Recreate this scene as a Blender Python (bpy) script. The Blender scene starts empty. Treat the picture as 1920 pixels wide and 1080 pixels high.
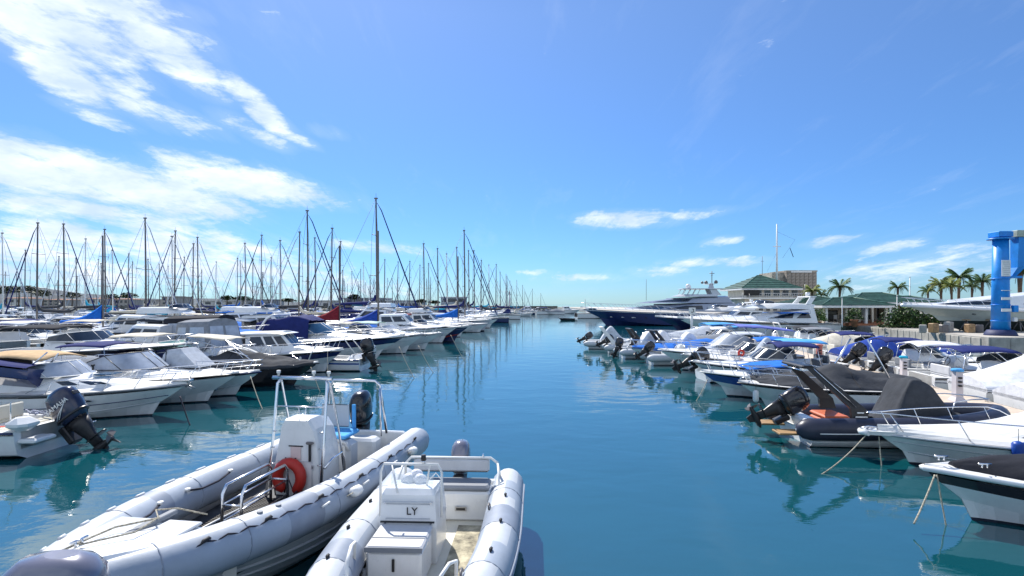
import bpy, math, random
from math import sin, cos, pi, radians, atan2, sqrt, hypot
from mathutils import Vector, Matrix, noise as mnoise
R = radians
random.seed(7)
sc = bpy.context.scene
# ---------------------------------------------------------------- camera
CH = 3.5
cam = bpy.data.cameras.new('camera'); camo = bpy.data.objects.new('camera', cam)
sc.collection.objects.link(camo); sc.camera = camo
camo.location = (0, 0, CH); camo.rotation_euler = (R(90), 0, 0)
cam.sensor_width = 36; cam.lens = 36*1000/1920; cam.shift_y = 30/1920
cam.clip_start = .1; cam.clip_end = 9000
# ---------------------------------------------------------------- light
SUN_AZ, SUN_EL = -24, 47            # degrees right of +Y (negative is left), above the horizon
sun = bpy.data.lights.new('sun', 'SUN'); suno = bpy.data.objects.new('sun', sun); sc.collection.objects.link(suno)
sun.energy = 4.2; sun.angle = R(.55); sun.color = (1, .95, .87)
sd = Vector((sin(R(SUN_AZ))*cos(R(SUN_EL)), cos(R(SUN_AZ))*cos(R(SUN_EL)), sin(R(SUN_EL))))
suno.rotation_euler = sd.to_track_quat('Z', 'Y').to_euler()
w = bpy.data.worlds.new('World'); sc.world = w; w.use_nodes = True
nt = w.node_tree; N = nt.nodes; Lk = nt.links; N.clear()
def nd(t, **k):
    n = N.new(t)
    for a, b in k.items(): setattr(n, a, b)
    return n
def mth(op, a, b=None, c=None, clamp=False):
    n = N.new('ShaderNodeMath'); n.operation = op; n.use_clamp = clamp
    for i, v in enumerate((a, b, c)):
        if v is None: continue
        if isinstance(v, (int, float)): n.inputs[i].default_value = v
        else: Lk.new(v, n.inputs[i])
    return n.outputs[0]
sky = nd('ShaderNodeTexSky', sky_type='NISHITA', sun_disc=False)
sky.sun_elevation = R(SUN_EL); sky.sun_rotation = R(SUN_AZ); sky.air_density = 1.0; sky.dust_density = .12; sky.ozone_density = 3.2
tc = nd('ShaderNodeTexCoord'); sep = nd('ShaderNodeSeparateXYZ'); Lk.new(tc.outputs['Generated'], sep.inputs[0])
X, Y, Z = sep.outputs
az = mth('ARCTAN2', X, Y); hor = mth('SQRT', mth('ADD', mth('MULTIPLY', X, X), mth('MULTIPLY', Y, Y)))
el = mth('ARCTAN2', Z, hor)
cmb = nd('ShaderNodeCombineXYZ'); Lk.new(az, cmb.inputs[0]); Lk.new(el, cmb.inputs[1])
zc = mth('ADD', mth('ABSOLUTE', Z), .14)
cir = nd('ShaderNodeCombineXYZ'); Lk.new(mth('DIVIDE', X, zc), cir.inputs[0]); Lk.new(mth('DIVIDE', Y, zc), cir.inputs[1])
def wnoise(vec, loc, rot, scl, scale, det, rough, dist=0.):
    m = nd('ShaderNodeMapping'); m.inputs['Location'].default_value = loc; m.inputs['Rotation'].default_value = (0, 0, rot); m.inputs['Scale'].default_value = scl
    Lk.new(vec, m.inputs[0]); t = nd('ShaderNodeTexNoise'); Lk.new(m.outputs[0], t.inputs['Vector'])
    t.inputs['Scale'].default_value = scale; t.inputs['Detail'].default_value = det; t.inputs['Roughness'].default_value = rough; t.inputs['Distortion'].default_value = dist
    return t.outputs['Fac']
def ang_of(px, py):
    return math.atan((px-960)/1000), math.atan((570-py)/hypot(1000, px-960))
# cloud banks, by the direction they stand in: (x, y, half width, half height, slope, weight)
BL = [(70,20,270,95,18,1.0),(270,60,190,42,33,1.0),(340,100,110,26,36,.9),(120,140,130,40,28,.95),(40,-60,400,90,10,.9),(290,212,150,26,10,.76),(455,172,66,20,24,.72),
      (505,222,64,20,32,.78),(500,262,60,14,14,.74),(225,165,80,40,20,.75),(615,248,40,12,8,.42),(355,26,50,18,5,.45),
      (40,310,250,62,9,1.0),(240,345,300,48,6,1.0),(470,345,215,34,7,1.0),(420,300,80,9,8,.6),(120,390,330,26,3,.8),
      (80,448,230,46,-4,.86),(60,505,280,36,0,.72),(330,452,210,58,14,.9),(500,505,230,52,12,.74),(260,515,340,38,0,.74),(640,535,200,24,4,.55),(395,170,46,16,24,.62),(440,230,60,18,18,.6),(560,262,50,10,16,.6),(180,215,90,16,12,.68),
      (1170,411,120,17,1,.86),(1290,403,90,11,-4,.66),(1562,452,66,11,-7,.72),(1360,451,45,8,-3,.6),(1345,491,120,10,0,.7),(1240,509,68,11,0,.66),
      (1665,465,90,12,-4,.62),(1800,470,90,16,-3,.62),(1740,500,260,36,-4,.58),(1085,522,90,9,0,.6),(720,466,120,12,4,.62),(1010,511,50,7,0,.5)]
mask = None
for (px, py, a_, b_, rot, wt) in BL:
    A, E = ang_of(px, py); A2, E2 = ang_of(px+1, py); k = abs(A2-A); kv = abs(ang_of(px, py+1)[1]-E)
    m = nd('ShaderNodeMapping', vector_type='TEXTURE'); m.inputs['Location'].default_value = (A, E, 0)
    m.inputs['Rotation'].default_value = (0, 0, R(-rot)); m.inputs['Scale'].default_value = (a_*k*1.25, b_*kv*1.4, 1)
    Lk.new(cmb.outputs[0], m.inputs[0]); l = nd('ShaderNodeVectorMath', operation='LENGTH'); Lk.new(m.outputs[0], l.inputs[0])
    v = mth('MULTIPLY', mth('SUBTRACT', 1, mth('POWER', l.outputs['Value'], 2.), clamp=True), wt)
    mask = v if mask is None else mth('MAXIMUM', mask, v)
# unseen broken cirrus behind the camera, its cover thickened to add fill light
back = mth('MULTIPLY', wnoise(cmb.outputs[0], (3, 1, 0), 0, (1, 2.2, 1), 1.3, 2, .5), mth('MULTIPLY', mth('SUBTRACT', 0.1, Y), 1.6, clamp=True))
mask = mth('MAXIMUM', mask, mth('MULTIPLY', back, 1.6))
n1 = wnoise(cir.outputs[0], (0, 0, 0), R(-38), (2.6, .6, 1), 1.5, 10, .66, .35)
n2 = wnoise(cmb.outputs[0], (5, 2, 0), R(14), (1, 3.4, 1), 11, 10, .68, .2)
nn = mth('ADD', mth('MULTIPLY', n1, .45), mth('MULTIPLY', n2, .55))
nc = mth('MULTIPLY', mth('SUBTRACT', nn, .5), 3.4)
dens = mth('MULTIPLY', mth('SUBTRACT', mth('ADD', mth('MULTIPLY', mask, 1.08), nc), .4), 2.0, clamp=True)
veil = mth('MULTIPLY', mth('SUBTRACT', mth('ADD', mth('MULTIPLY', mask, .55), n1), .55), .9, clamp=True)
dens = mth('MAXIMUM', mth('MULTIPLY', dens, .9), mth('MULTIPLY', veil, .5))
hsv = nd('ShaderNodeHueSaturation'); hsv.inputs['Saturation'].default_value = 1.1; hsv.inputs['Value'].default_value = 1.0; hsv.inputs['Hue'].default_value = .5
# a clear maritime white balance: less yellow low down, deeper blue overall
wb = nd('ShaderNodeMix', data_type='RGBA', blend_type='MULTIPLY'); wb.inputs[0].default_value = 1; wb.inputs[7].default_value = (.86, .97, 1.42, 1)
tl = nd('ShaderNodeMix', data_type='RGBA'); tl.inputs[6].default_value = (.37, .59, .9, 1); tl.inputs[7].default_value = (.96, .96, 1.06, 1)
Lk.new(mth('MULTIPLY', mth('ABSOLUTE', Z), 2.1, clamp=True), tl.inputs[0]); Lk.new(tl.outputs[2], wb.inputs[7])
Lk.new(sky.outputs[0], wb.inputs[6]); Lk.new(wb.outputs[2], hsv.inputs['Color'])
ccol = nd('ShaderNodeMix', data_type='RGBA'); ccol.inputs[6].default_value = (4.8, 5.8, 7.4, 1); ccol.inputs[7].default_value = (7.6, 8.1, 8.8, 1)
n3 = wnoise(cmb.outputs[0], (1, 7, 0), 0, (1, 2.4, 1), 7, 5, .6)
Lk.new(mth('MULTIPLY', mth('SUBTRACT', n3, .38), 4, clamp=True), ccol.inputs[0])
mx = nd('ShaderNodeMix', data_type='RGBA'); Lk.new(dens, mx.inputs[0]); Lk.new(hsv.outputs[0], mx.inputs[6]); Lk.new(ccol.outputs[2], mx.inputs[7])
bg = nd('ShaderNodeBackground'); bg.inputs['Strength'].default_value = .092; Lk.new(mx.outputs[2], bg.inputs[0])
wo = nd('ShaderNodeOutputWorld'); Lk.new(bg.outputs[0], wo.inputs[0])
vs = sc.view_settings; vs.view_transform = 'Standard'; vs.look = 'None'; vs.gamma = 1; vs.use_curve_mapping = False; vs.exposure = .7
cy = sc.cycles; cy.use_denoising = True; cy.max_bounces = 6; cy.diffuse_bounces = 2; cy.glossy_bounces = 4; cy.transmission_bounces = 4; cy.transparent_max_bounces = 8
cy.caustics_reflective = False; cy.caustics_refractive = False; cy.sample_clamp_indirect = 6
# ---------------------------------------------------------------- materials
MATS = {}
def mat(name, col, rough=.4, metal=0., var=.06, vscale=3., bump=0., bscale=40., alpha=1., spec=.5, coat=0., dirt=0., stretch=(1,1,1), trans=0., ior=1.45):
    if name in MATS: return MATS[name]
    m = bpy.data.materials.new(name); m.use_nodes = True; t = m.node_tree; b = t.nodes['Principled BSDF']
    b.inputs['Roughness'].default_value = rough; b.inputs['Metallic'].default_value = metal; b.inputs['Alpha'].default_value = alpha
    b.inputs['Specular IOR Level'].default_value = spec; b.inputs['Coat Weight'].default_value = coat; b.inputs['Transmission Weight'].default_value = trans; b.inputs['IOR'].default_value = ior
    tcn = t.nodes.new('ShaderNodeTexCoord'); mp = t.nodes.new('ShaderNodeMapping'); mp.inputs['Scale'].default_value = stretch
    t.links.new(tcn.outputs['Object'], mp.inputs[0])
    no = t.nodes.new('ShaderNodeTexNoise'); no.inputs['Scale'].default_value = vscale; no.inputs['Detail'].default_value = 6; no.inputs['Roughness'].default_value = .62
    t.links.new(mp.outputs[0], no.inputs['Vector'])
    cr = t.nodes.new('ShaderNodeValToRGB'); e = cr.color_ramp.elements; e[0].position = .32; e[1].position = .68
    lo = [max(0, c*(1-2.2*var)) for c in col]; hi = [min(.95, c*(1+var)) for c in col]
    e[0].color = (*lo, 1); e[1].color = (*hi, 1)
    t.links.new(no.outputs['Fac'], cr.inputs[0]); out = cr.outputs[0]
    if dirt:
        n2 = t.nodes.new('ShaderNodeTexNoise'); n2.inputs['Scale'].default_value = 1.6; n2.inputs['Detail'].default_value = 8; n2.inputs['Roughness'].default_value = .7
        mp2 = t.nodes.new('ShaderNodeMapping'); mp2.inputs['Scale'].default_value = (3, 3, .8); t.links.new(tcn.outputs['Object'], mp2.inputs[0]); t.links.new(mp2.outputs[0], n2.inputs['Vector'])
        mr = t.nodes.new('ShaderNodeMapRange'); mr.inputs[1].default_value = .52; mr.inputs[2].default_value = .78; mr.inputs[4].default_value = dirt
        t.links.new(n2.outputs['Fac'], mr.inputs[0]); mxn = t.nodes.new('ShaderNodeMix'); mxn.data_type = 'RGBA'
        t.links.new(mr.outputs[0], mxn.inputs[0]); t.links.new(out, mxn.inputs[6]); mxn.inputs[7].default_value = (.23, .2, .14, 1); out = mxn.outputs[2]
    t.links.new(out, b.inputs['Base Color'])
    rr = t.nodes.new('ShaderNodeMapRange'); rr.inputs[3].default_value = max(0, rough-.07); rr.inputs[4].default_value = min(1, rough+.1)
    t.links.new(no.outputs['Fac'], rr.inputs[0]); t.links.new(rr.outputs[0], b.inputs['Roughness'])
    if bump:
        nb = t.nodes.new('ShaderNodeTexNoise'); nb.inputs['Scale'].default_value = bscale; nb.inputs['Detail'].default_value = 4
        t.links.new(mp.outputs[0], nb.inputs['Vector'])
        bp = t.nodes.new('ShaderNodeBump'); bp.inputs['Strength'].default_value = bump; bp.inputs['Distance'].default_value = .02
        t.links.new(nb.outputs['Fac'], bp.inputs['Height']); t.links.new(bp.outputs[0], b.inputs['Normal'])
    MATS[name] = m; return m
white = mat('gelcoat_white', (.78,.79,.79), .28, var=.03, coat=.3, dirt=.12)
deckw = mat('deck_white', (.74,.74,.72), .45, var=.04, dirt=.14, bump=.08, bscale=120)
cream = mat('gelcoat_cream', (.72,.68,.56), .35, var=.04, dirt=.15)
lgrey = mat('gelcoat_grey', (.5,.53,.56), .35, var=.04, dirt=.08)
navy = mat('gelcoat_navy', (.012,.025,.11), .16, var=.1, coat=.6)
blueh = mat('gelcoat_blue', (.03,.09,.33), .2, var=.1, coat=.5)
blackh = mat('gelcoat_black', (.015,.016,.02), .2, var=.1, coat=.5)
antif = mat('antifouling', (.02,.025,.045), .7, var=.25, vscale=8)
antir = mat('antifouling_red', (.18,.035,.03), .7, var=.25, vscale=8)
teal = mat('gelcoat_teal', (.03,.2,.22), .3, var=.05)
redm = mat('red_paint', (.5,.03,.02), .45, var=.08)
redh = mat('gelcoat_red', (.35,.03,.03), .3, var=.08)
steel = mat('stainless_steel', (.75,.76,.78), .18, metal=1., var=.03)
alu = mat('anodised_aluminium', (.42,.42,.43), .4, metal=.75, var=.08)
alud = mat('mast_dark', (.16,.15,.15), .45, metal=.4, var=.1)
glass = mat('tinted_glass', (.02,.03,.045), .06, var=.1, spec=.8)
glassb = mat('blue_glass', (.03,.09,.17), .08, var=.1, spec=.8)
clear = mat('clear_acrylic', (.6,.72,.78), .05, alpha=.35, spec=.8)
vinyl = mat('vinyl_window', (.42,.47,.55), .18, var=.15, vscale=1.5, spec=.7)
black = mat('black_plastic', (.018,.018,.02), .35, var=.15)
rubber = mat('black_rubber', (.02,.02,.022), .6, var=.15)
cwl = mat('engine_navy', (.018,.024,.06), .18, var=.1, coat=.5)
cwg = mat('engine_grey', (.2,.2,.25), .2, metal=.25, var=.04, coat=.7)
cwk = mat('engine_black', (.012,.012,.016), .2, var=.1, coat=.6)
cww = mat('engine_white', (.7,.71,.72), .25, var=.04, coat=.3)
def canvas(n, c): return mat('canvas_'+n, c, .85, var=.1, vscale=4, bump=.35, bscale=14, spec=.2)
c_tan = canvas('tan', (.6,.42,.24)); c_cream = canvas('cream', (.68,.63,.52)); c_grey = canvas('grey', (.23,.25,.28)); c_lg = canvas('light_grey', (.5,.54,.6))
c_char = canvas('charcoal', (.055,.06,.07)); c_black = canvas('black', (.022,.024,.032)); c_navy = canvas('navy', (.02,.03,.14)); c_blue = canvas('blue', (.02,.16,.6))
c_sky = canvas('sky_blue', (.1,.38,.75)); c_white = canvas('white', (.72,.74,.78)); c_violet = canvas('violet_blue', (.15,.18,.5)); c_red = canvas('dark_red', (.2,.02,.03)); c_teal = canvas('turquoise', (.03,.4,.6)); c_mint = canvas('mint', (.5,.66,.6))
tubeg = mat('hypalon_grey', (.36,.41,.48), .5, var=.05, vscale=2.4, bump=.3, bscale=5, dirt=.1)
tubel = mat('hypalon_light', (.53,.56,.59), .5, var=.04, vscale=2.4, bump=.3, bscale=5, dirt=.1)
tubed = mat('hypalon_blue_grey', (.27,.31,.38), .5, var=.08, vscale=2)
tubek = mat('hypalon_black', (.03,.035,.06), .38, var=.1)
teak = mat('teak', (.4,.25,.12), .6, var=.25, vscale=5, stretch=(1,14,1), bump=.1)
orange = mat('orange_red_upholstery', (.55,.14,.06), .5, var=.1)
cushg = mat('grey_cushion', (.2,.22,.25), .6, var=.06)
cushl = mat('light_cushion', (.55,.56,.58), .6, var=.05)
rope_m = mat('rope', (.5,.46,.36), .9, var=.3, vscale=40, bump=.6, bscale=120)
rope_d = mat('rope_dark', (.03,.03,.05), .9, var=.3)
conc = mat('concrete', (.42,.4,.36), .85, var=.18, vscale=1.2, bump=.3, bscale=12, dirt=.3)
pave = mat('quay_paving', (.45,.42,.37), .85, var=.1, vscale=.6, bump=.2, bscale=20, dirt=.2)
pont = mat('pontoon_top', (.6,.5,.4), .8, var=.08, vscale=2, bump=.25, bscale=60, dirt=.2)
sand = mat('non_slip_sand', (.42,.38,.27), .8, var=.35, vscale=6)
bluep = mat('blue_steel_paint', (.01,.26,.74), .4, var=.1, vscale=1.5, dirt=.12)
whitep = mat('white_paint', (.78,.78,.76), .5, var=.04, dirt=.12)
pinkp = mat('pale_pedestal', (.62,.58,.6), .5, var=.05, dirt=.1)
# ---------------------------------------------------------------- mesh helpers
class MB:
    def __init__(s): s.v = []; s.f = []; s.m = []; s.mats = []; s.sm = []
    def mi(s, m):
        if m not in s.mats: s.mats.append(m)
        return s.mats.index(m)
    def add(s, vs_, fs, m, smooth=False):
        o = len(s.v); s.v.extend([tuple(v) for v in vs_]); k = s.mi(m)
        for f in fs: s.f.append(tuple(i+o for i in f)); s.m.append(k); s.sm.append(smooth)
    def box(s, c, d, m, rz=0, bev=0., ry=0):
        x, y, z = d[0]/2, d[1]/2, d[2]/2
        if bev <= 0:
            P = [(-x,-y,-z),(x,-y,-z),(x,y,-z),(-x,y,-z),(-x,-y,z),(x,-y,z),(x,y,z),(-x,y,z)]
            F = [(0,3,2,1),(4,5,6,7),(0,1,5,4),(1,2,6,5),(2,3,7,6),(3,0,4,7)]
        else:
            b = min(bev, x*.9, y*.9, z*.9); P = []; F = []
            for zz, q in ((-z, b), (-z+b, 0), (z-b, 0), (z, b)):
                X_, Y_ = x-q, y-q
                P += [(-X_+b,-Y_,zz),(X_-b,-Y_,zz),(X_,-Y_+b,zz),(X_,Y_-b,zz),(X_-b,Y_,zz),(-X_+b,Y_,zz),(-X_,Y_-b,zz),(-X_,-Y_+b,zz)]
            for L_ in range(3):
                for i in range(8): F.append((L_*8+i, L_*8+(i+1)%8, L_*8+8+(i+1)%8, L_*8+8+i))
            F.append(tuple(range(7,-1,-1))); F.append(tuple(range(24,32)))
        M_ = Matrix.Translation(c) @ Matrix.Rotation(rz, 4, 'Z') @ Matrix.Rotation(ry, 4, 'Y')
        s.add([M_ @ Vector(p) for p in P], F, m); return s
    def loft(s, rings, m, closed=True, cap0=True, cap1=True, smooth=True, matf=None):
        n = len(rings[0]); o = len(s.v)
        for r in rings: s.v.extend([tuple(p) for p in r])
        for i in range(len(rings)-1):
            for k in range(n if closed else n-1):
                k2 = (k+1) % n; s.f.append((o+i*n+k, o+i*n+k2, o+(i+1)*n+k2, o+(i+1)*n+k))
                s.m.append(s.mi(matf(i, k) if matf else m)); s.sm.append(smooth)
        if closed and cap0: s.f.append(tuple(o+k for k in range(n-1,-1,-1))); s.m.append(s.mi(m)); s.sm.append(False)
        if closed and cap1: s.f.append(tuple(o+(len(rings)-1)*n+k for k in range(n))); s.m.append(s.mi(m)); s.sm.append(False)
        return s
    def tube(s, pts, r, m, n=6, closed=False, matf=None, smooth=True, up=None):
        pts = [Vector(p) for p in pts]; rs = r if isinstance(r, (list, tuple)) else [r]*len(pts)
        rings = []; pn = None; c = len(pts)
        for i, p in enumerate(pts):
            a = pts[i-1] if (i > 0 or closed) else p; b = pts[(i+1) % c] if (i < c-1 or closed) else p
            t = (b-a)
            if t.length < 1e-9: t = Vector((0,0,1))
            t.normalize()
            if pn is None or up is not None:
                ref = Vector(up) if up is not None else (Vector((0,0,1)) if abs(t.z) < .9 else Vector((1,0,0)))
                nn_ = (ref - t*ref.dot(t)).normalized()
            else: nn_ = (pn - t*pn.dot(t)).normalized()
            pn = nn_; bb = t.cross(nn_)
            rings.append([p + (nn_*cos(2*pi*k/n) + bb*sin(2*pi*k/n))*rs[i] for k in range(n)])
        if closed: rings.append(rings[0])
        return s.loft(rings, m, cap0=not closed, cap1=not closed, smooth=smooth, matf=matf)
    def grid(s, rows, m, thick=0., smooth=True):
        a, b = len(rows), len(rows[0]); P = [p for r in rows for p in r]
        F = [(i*b+j, i*b+j+1, (i+1)*b+j+1, (i+1)*b+j) for i in range(a-1) for j in range(b-1)]
        if thick:
            P2 = [(p[0], p[1], p[2]-thick) for p in P]; o = len(P)
            F += [(o+f[3], o+f[2], o+f[1], o+f[0]) for f in list(F)]
            ed = [(i, i+1) for i in range(b-1)] + [((a-1)*b+i+1, (a-1)*b+i) for i in range(b-1)] + [((i+1)*b, i*b) for i in range(a-1)] + [(i*b+b-1, (i+1)*b+b-1) for i in range(a-1)]
            F += [(x, o+x, o+y, y) for x, y in ed]; P = list(P)+P2
        s.add(P, F, m, smooth); return s
    def build(s, name, parent=None, **props):
        me = bpy.data.meshes.new(name); me.from_pydata(s.v, [], s.f)
        for m in s.mats: me.materials.append(m)
        me.polygons.foreach_set('material_index', s.m); me.polygons.foreach_set('use_smooth', s.sm); me.update()
        o = bpy.data.objects.new(name, me); sc.collection.objects.link(o)
        if parent is not None: o.parent = parent
        for k, v in props.items(): o[k] = v
        return o
def thing(name, label, cat, loc=(0,0,0), rz=0, group=None):
    o = bpy.data.objects.new(name, None); sc.collection.objects.link(o); o.empty_display_size = .2
    o.location = loc; o.rotation_euler = (0, 0, rz); o['label'] = label; o['category'] = cat
    if group: o['group'] = group
    return o
def tag(o, label, cat, group=None):
    o['label'] = label; o['category'] = cat
    if group: o['group'] = group
    return o
KIDS = {}
def kids(o):
    return [c for c in o.children]
def copy_tree(o, parent=None):
    c = o.copy(); sc.collection.objects.link(c); c.parent = parent
    for ch in kids(o): copy_tree(ch, c)
    return c
def W(px, py, z=0.):
    y = (CH-z)*1000/(py-570); return ((px-960)/1000*y, y)
def lerp(a, b, t): return a+(b-a)*t
def clamp01(x): return max(0., min(1., x))
def text_part(txt, size, m, parent, M, name='lettering', depth=.002):
    cu = bpy.data.curves.new('t', 'FONT'); cu.body = txt; cu.size = size; cu.extrude = depth; cu.align_x = 'CENTER'; cu.align_y = 'CENTER'
    to = bpy.data.objects.new('t', cu); me = bpy.data.meshes.new_from_object(to)
    bpy.data.objects.remove(to); bpy.data.curves.remove(cu)
    me.materials.clear(); me.materials.append(m); o = bpy.data.objects.new(name, me); sc.collection.objects.link(o)
    o.parent = parent; o.matrix_local = M; return o

ORD = ['first','second','third','fourth','fifth','sixth','seventh','eighth','ninth','tenth','eleventh','twelfth','thirteenth','fourteenth','fifteenth','sixteenth','seventeenth','eighteenth','nineteenth','twentieth']
def ordw(n):
    if n < 20: return ORD[n]
    t_, u = divmod(n+1, 10); tens = {2:'twenty',3:'thirty',4:'forty',5:'fifty',6:'sixty',7:'seventy',8:'eighty'}[t_]
    return (tens[:-1]+'ieth') if u == 0 else tens+' '+ORD[u-1]
# ---------------------------------------------------------------- boat building
class Hull:
    """lines of a hull: x forward from the transom, z=0 the waterline"""
    def __init__(s, L, B, f0, f1, rake=None, st=.92, full=.42, pw=2.3, draft=.3, sheer=2.):
        s.L, s.B, s.f0, s.f1 = L, B, f0, f1; s.rake = .17*L if rake is None else rake; s.st, s.full, s.pw, s.draft, s.sheer = st, full, pw, draft, sheer
    bz = .05
    def hb(s, t):
        q = clamp01((t-s.full)/(1-s.full)); r = clamp01(1-t/.35)
        return max(.02, s.B/2*(1-q**s.pw)*(1-(1-s.st)*r*r))
    def zs(s, t): return s.f0+(s.f1-s.f0)*t**s.sheer
    def xx(s, t, v): return t*(s.L-s.rake*(1-v)**1.15)
    def wl(s):  # x of the stem at the waterline
        return s.xx(1, .22)
    def ring(s, t, nl=5):
        b = s.hb(t); z1 = s.zs(t); q = clamp01((t-.45)/.55)
        zk = lerp(-s.draft, -.04, clamp01((t-.7)/.3)**2); zc_ = max(s.bz+.03, lerp(.08, z1*.42, q**1.6)); bc = b*lerp(.88, .62, q**1.4)
        f = (s.bz-zk)/(zc_-zk)
        P = [(s.xx(t, 0), 0.004, zk), (s.xx(t, .22*f), lerp(.004, bc, f**lerp(.55, .8, q)), s.bz), (s.xx(t, .22*1), bc, zc_)]
        for i in range(1, nl+1):
            v = i/nl; P.append((s.xx(t, .22+.78*v), lerp(bc, b, v**lerp(.8, 1.3, q)), lerp(zc_, z1, v)))
        return P
    def mesh(s, m, bottom=None, stripe=None, sr=(.8,1.), nt_=18, nl=6, bz=None, low=None, rub=None):
        mb = MB(); rows = []
        if bz: s.bz = bz
        for i in range(nt_+1):
            t = (i/nt_); t = t if t < .5 else .5+.5*(1-(1-(t-.5)*2)**1.4)
            rows.append(s.ring(t, nl))
        bottom = bottom or antif
        def mf(k, v):
            if k == 0: return bottom
            if low and v < low[0]: return low[1]
            if stripe and sr[0] <= v <= sr[1]: return stripe
            return m
        for sg in (1, -1):
            for i in range(nt_):
                for k in range(nl+1):
                    q = [rows[i][k], rows[i+1][k], rows[i+1][k+1], rows[i][k+1]]
                    q = [(p[0], p[1]*sg, p[2]) for p in q]
                    if sg < 0: q = q[::-1]
                    zz = k; v = (k-1.5)/nl
                    mb.add(q, [(0,1,2,3)], mf(zz, v), True)
        r = rows[0]; P = [(p[0], p[1], p[2]) for p in r]+[(p[0], -p[1], p[2]) for p in r[::-1]]
        mb.add(P, [tuple(range(len(P)))], m)
        return mb
    def skin(s, x, z):
        t = x/s.L
        for _ in range(6):
            z1 = s.zs(t); q = clamp01((t-.45)/.55); zc_ = max(s.bz+.03, lerp(.08, z1*.42, q**1.6)); v0 = clamp01((z-zc_)/(z1-zc_)); v = .22+.78*v0; t = x/(s.L-s.rake*(1-v)**1.15)
        b = s.hb(min(t, 1)); bc = b*lerp(.88, .62, q**1.4); return lerp(bc, b, v0**lerp(.8, 1.3, q))
    def line(s, v, m, r=.012, t0=0., t1=.985, n=16):
        mb = MB()
        for sg in (1, -1):
            P = []
            for i in range(n+1):
                t = lerp(t0, t1, i/n); R_ = s.ring(t, 10); j = 2+v*10; j0 = min(11, int(j)); j1 = min(11, j0+1); f = j-j0
                p = [lerp(R_[j0][k], R_[j1][k], f) for k in range(3)]; P.append((p[0], sg*(p[1]+.004), p[2]))
            mb.tube(P, r, m, n=4)
        return mb
    def rubrail(s, m, r=.025, dz=-.03, off=.01, nt_=20, t0=0.):
        mb = MB(); P = []
        for i in range(nt_+1):
            t = lerp(t0, 1, i/nt_); P.append((s.xx(t, 1)+(.02 if i == nt_ else 0), s.hb(t)+off, s.zs(t)+dz))
        P = P+[(p[0], -p[1], p[2]) for p in P[::-1]]
        return mb.tube(P, r, m, n=5)
    def deck(s, m, tc=.5, w=.22, sole=.2, camber=.06, m2=None, nt_=16, t0=0.0, coam=.0):
        mb = MB(); rows = []
        def prof(t, open_):
            b = s.hb(t); z = s.zs(t); x = s.xx(t, 1)
            if open_:
                bi = max(.03, b-w)
                h = [(b, z), (bi+.05, z+.015+coam), (bi, z+.01+coam), (bi-.03, sole), (bi*.4, sole)]
            else:
                h = [(b, z), (b*.85, z+camber*.35+.01), (b*.6, z+camber*.7+.01), (b*.3, z+camber*.95+.01), (0.0001, z+camber+.01)]
            return [(x, y, zz) for y, zz in h]+[(x, -y, zz) for y, zz in h[::-1]]
        ts = []
        if tc > t0+.02:
            k = max(3, int(nt_*tc)); ts += [(lerp(t0, tc, i/k), True) for i in range(k+1)]
        if tc < .99:
            k = max(4, int(nt_*(1-tc))+2); ts += [(lerp(tc, 1, i/k), False) for i in range(k+1)]
        for t, o_ in ts: rows.append(prof(t, o_))
        for i in range(len(rows)-1):
            for k in range(9):
                mm = (m2 or m) if (ts[i][1] and ts[i+1][1] and k in (3,4,5)) else m
                mb.add([rows[i][k], rows[i+1][k], rows[i+1][k+1], rows[i][k+1]], [(3,2,1,0)], mm, False)
        if tc > t0+.02:   # closing wall at the stern of the cockpit
            r = rows[0]; mb.add([r[1], r[2], r[3], r[4], r[5], r[6], r[7], r[8]], [tuple(range(8))], m)
            bi = r[2][1]; mb.box((r[0][0]+.09, 0, (r[0][2]+sole)/2), (.18, 2*bi, r[0][2]-sole+.02), m)
        return mb
    def rail(s, t0=.5, h=.45, r=.014, n_st=4, inset=.06, m=None, lean=.03, nose=.08, mid=False):
        m = m or steel; mb = MB(); P = []
        k = 14
        for i in range(k+1):
            t = lerp(t0, 1, i/k); f = min(1, i/2.5)
            P.append((s.xx(t, 1)+(nose if i == k else nose*.5*(i/k)**4), max(.05, s.hb(t)-inset+lean), s.zs(t)+.03+h*f))
        full = P+[(p[0], -p[1], p[2]) for p in P[::-1]]
        mb.tube(full, r, m, n=5)
        if mid:
            mb.tube([(p[0], p[1]*.99, p[2]-h*.45) for p in full[2:-2]], r*.7, m, n=4)
        for j in range(n_st):
            t = lerp(t0, .96, (j+1)/n_st)
            for sg in (1, -1):
                i = (t-t0)/(1-t0)*k; i0 = min(k-1, int(i)); fr = i-i0; p = [lerp(P[i0][q], P[i0+1][q], fr) for q in range(3)]
                mb.tube([(s.xx(t-.03, 1), sg*max(.03, s.hb(t-.03)-inset), s.zs(t-.03)), (p[0], sg*p[1], p[2])], r*.9, m, n=4)
        return mb
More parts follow.
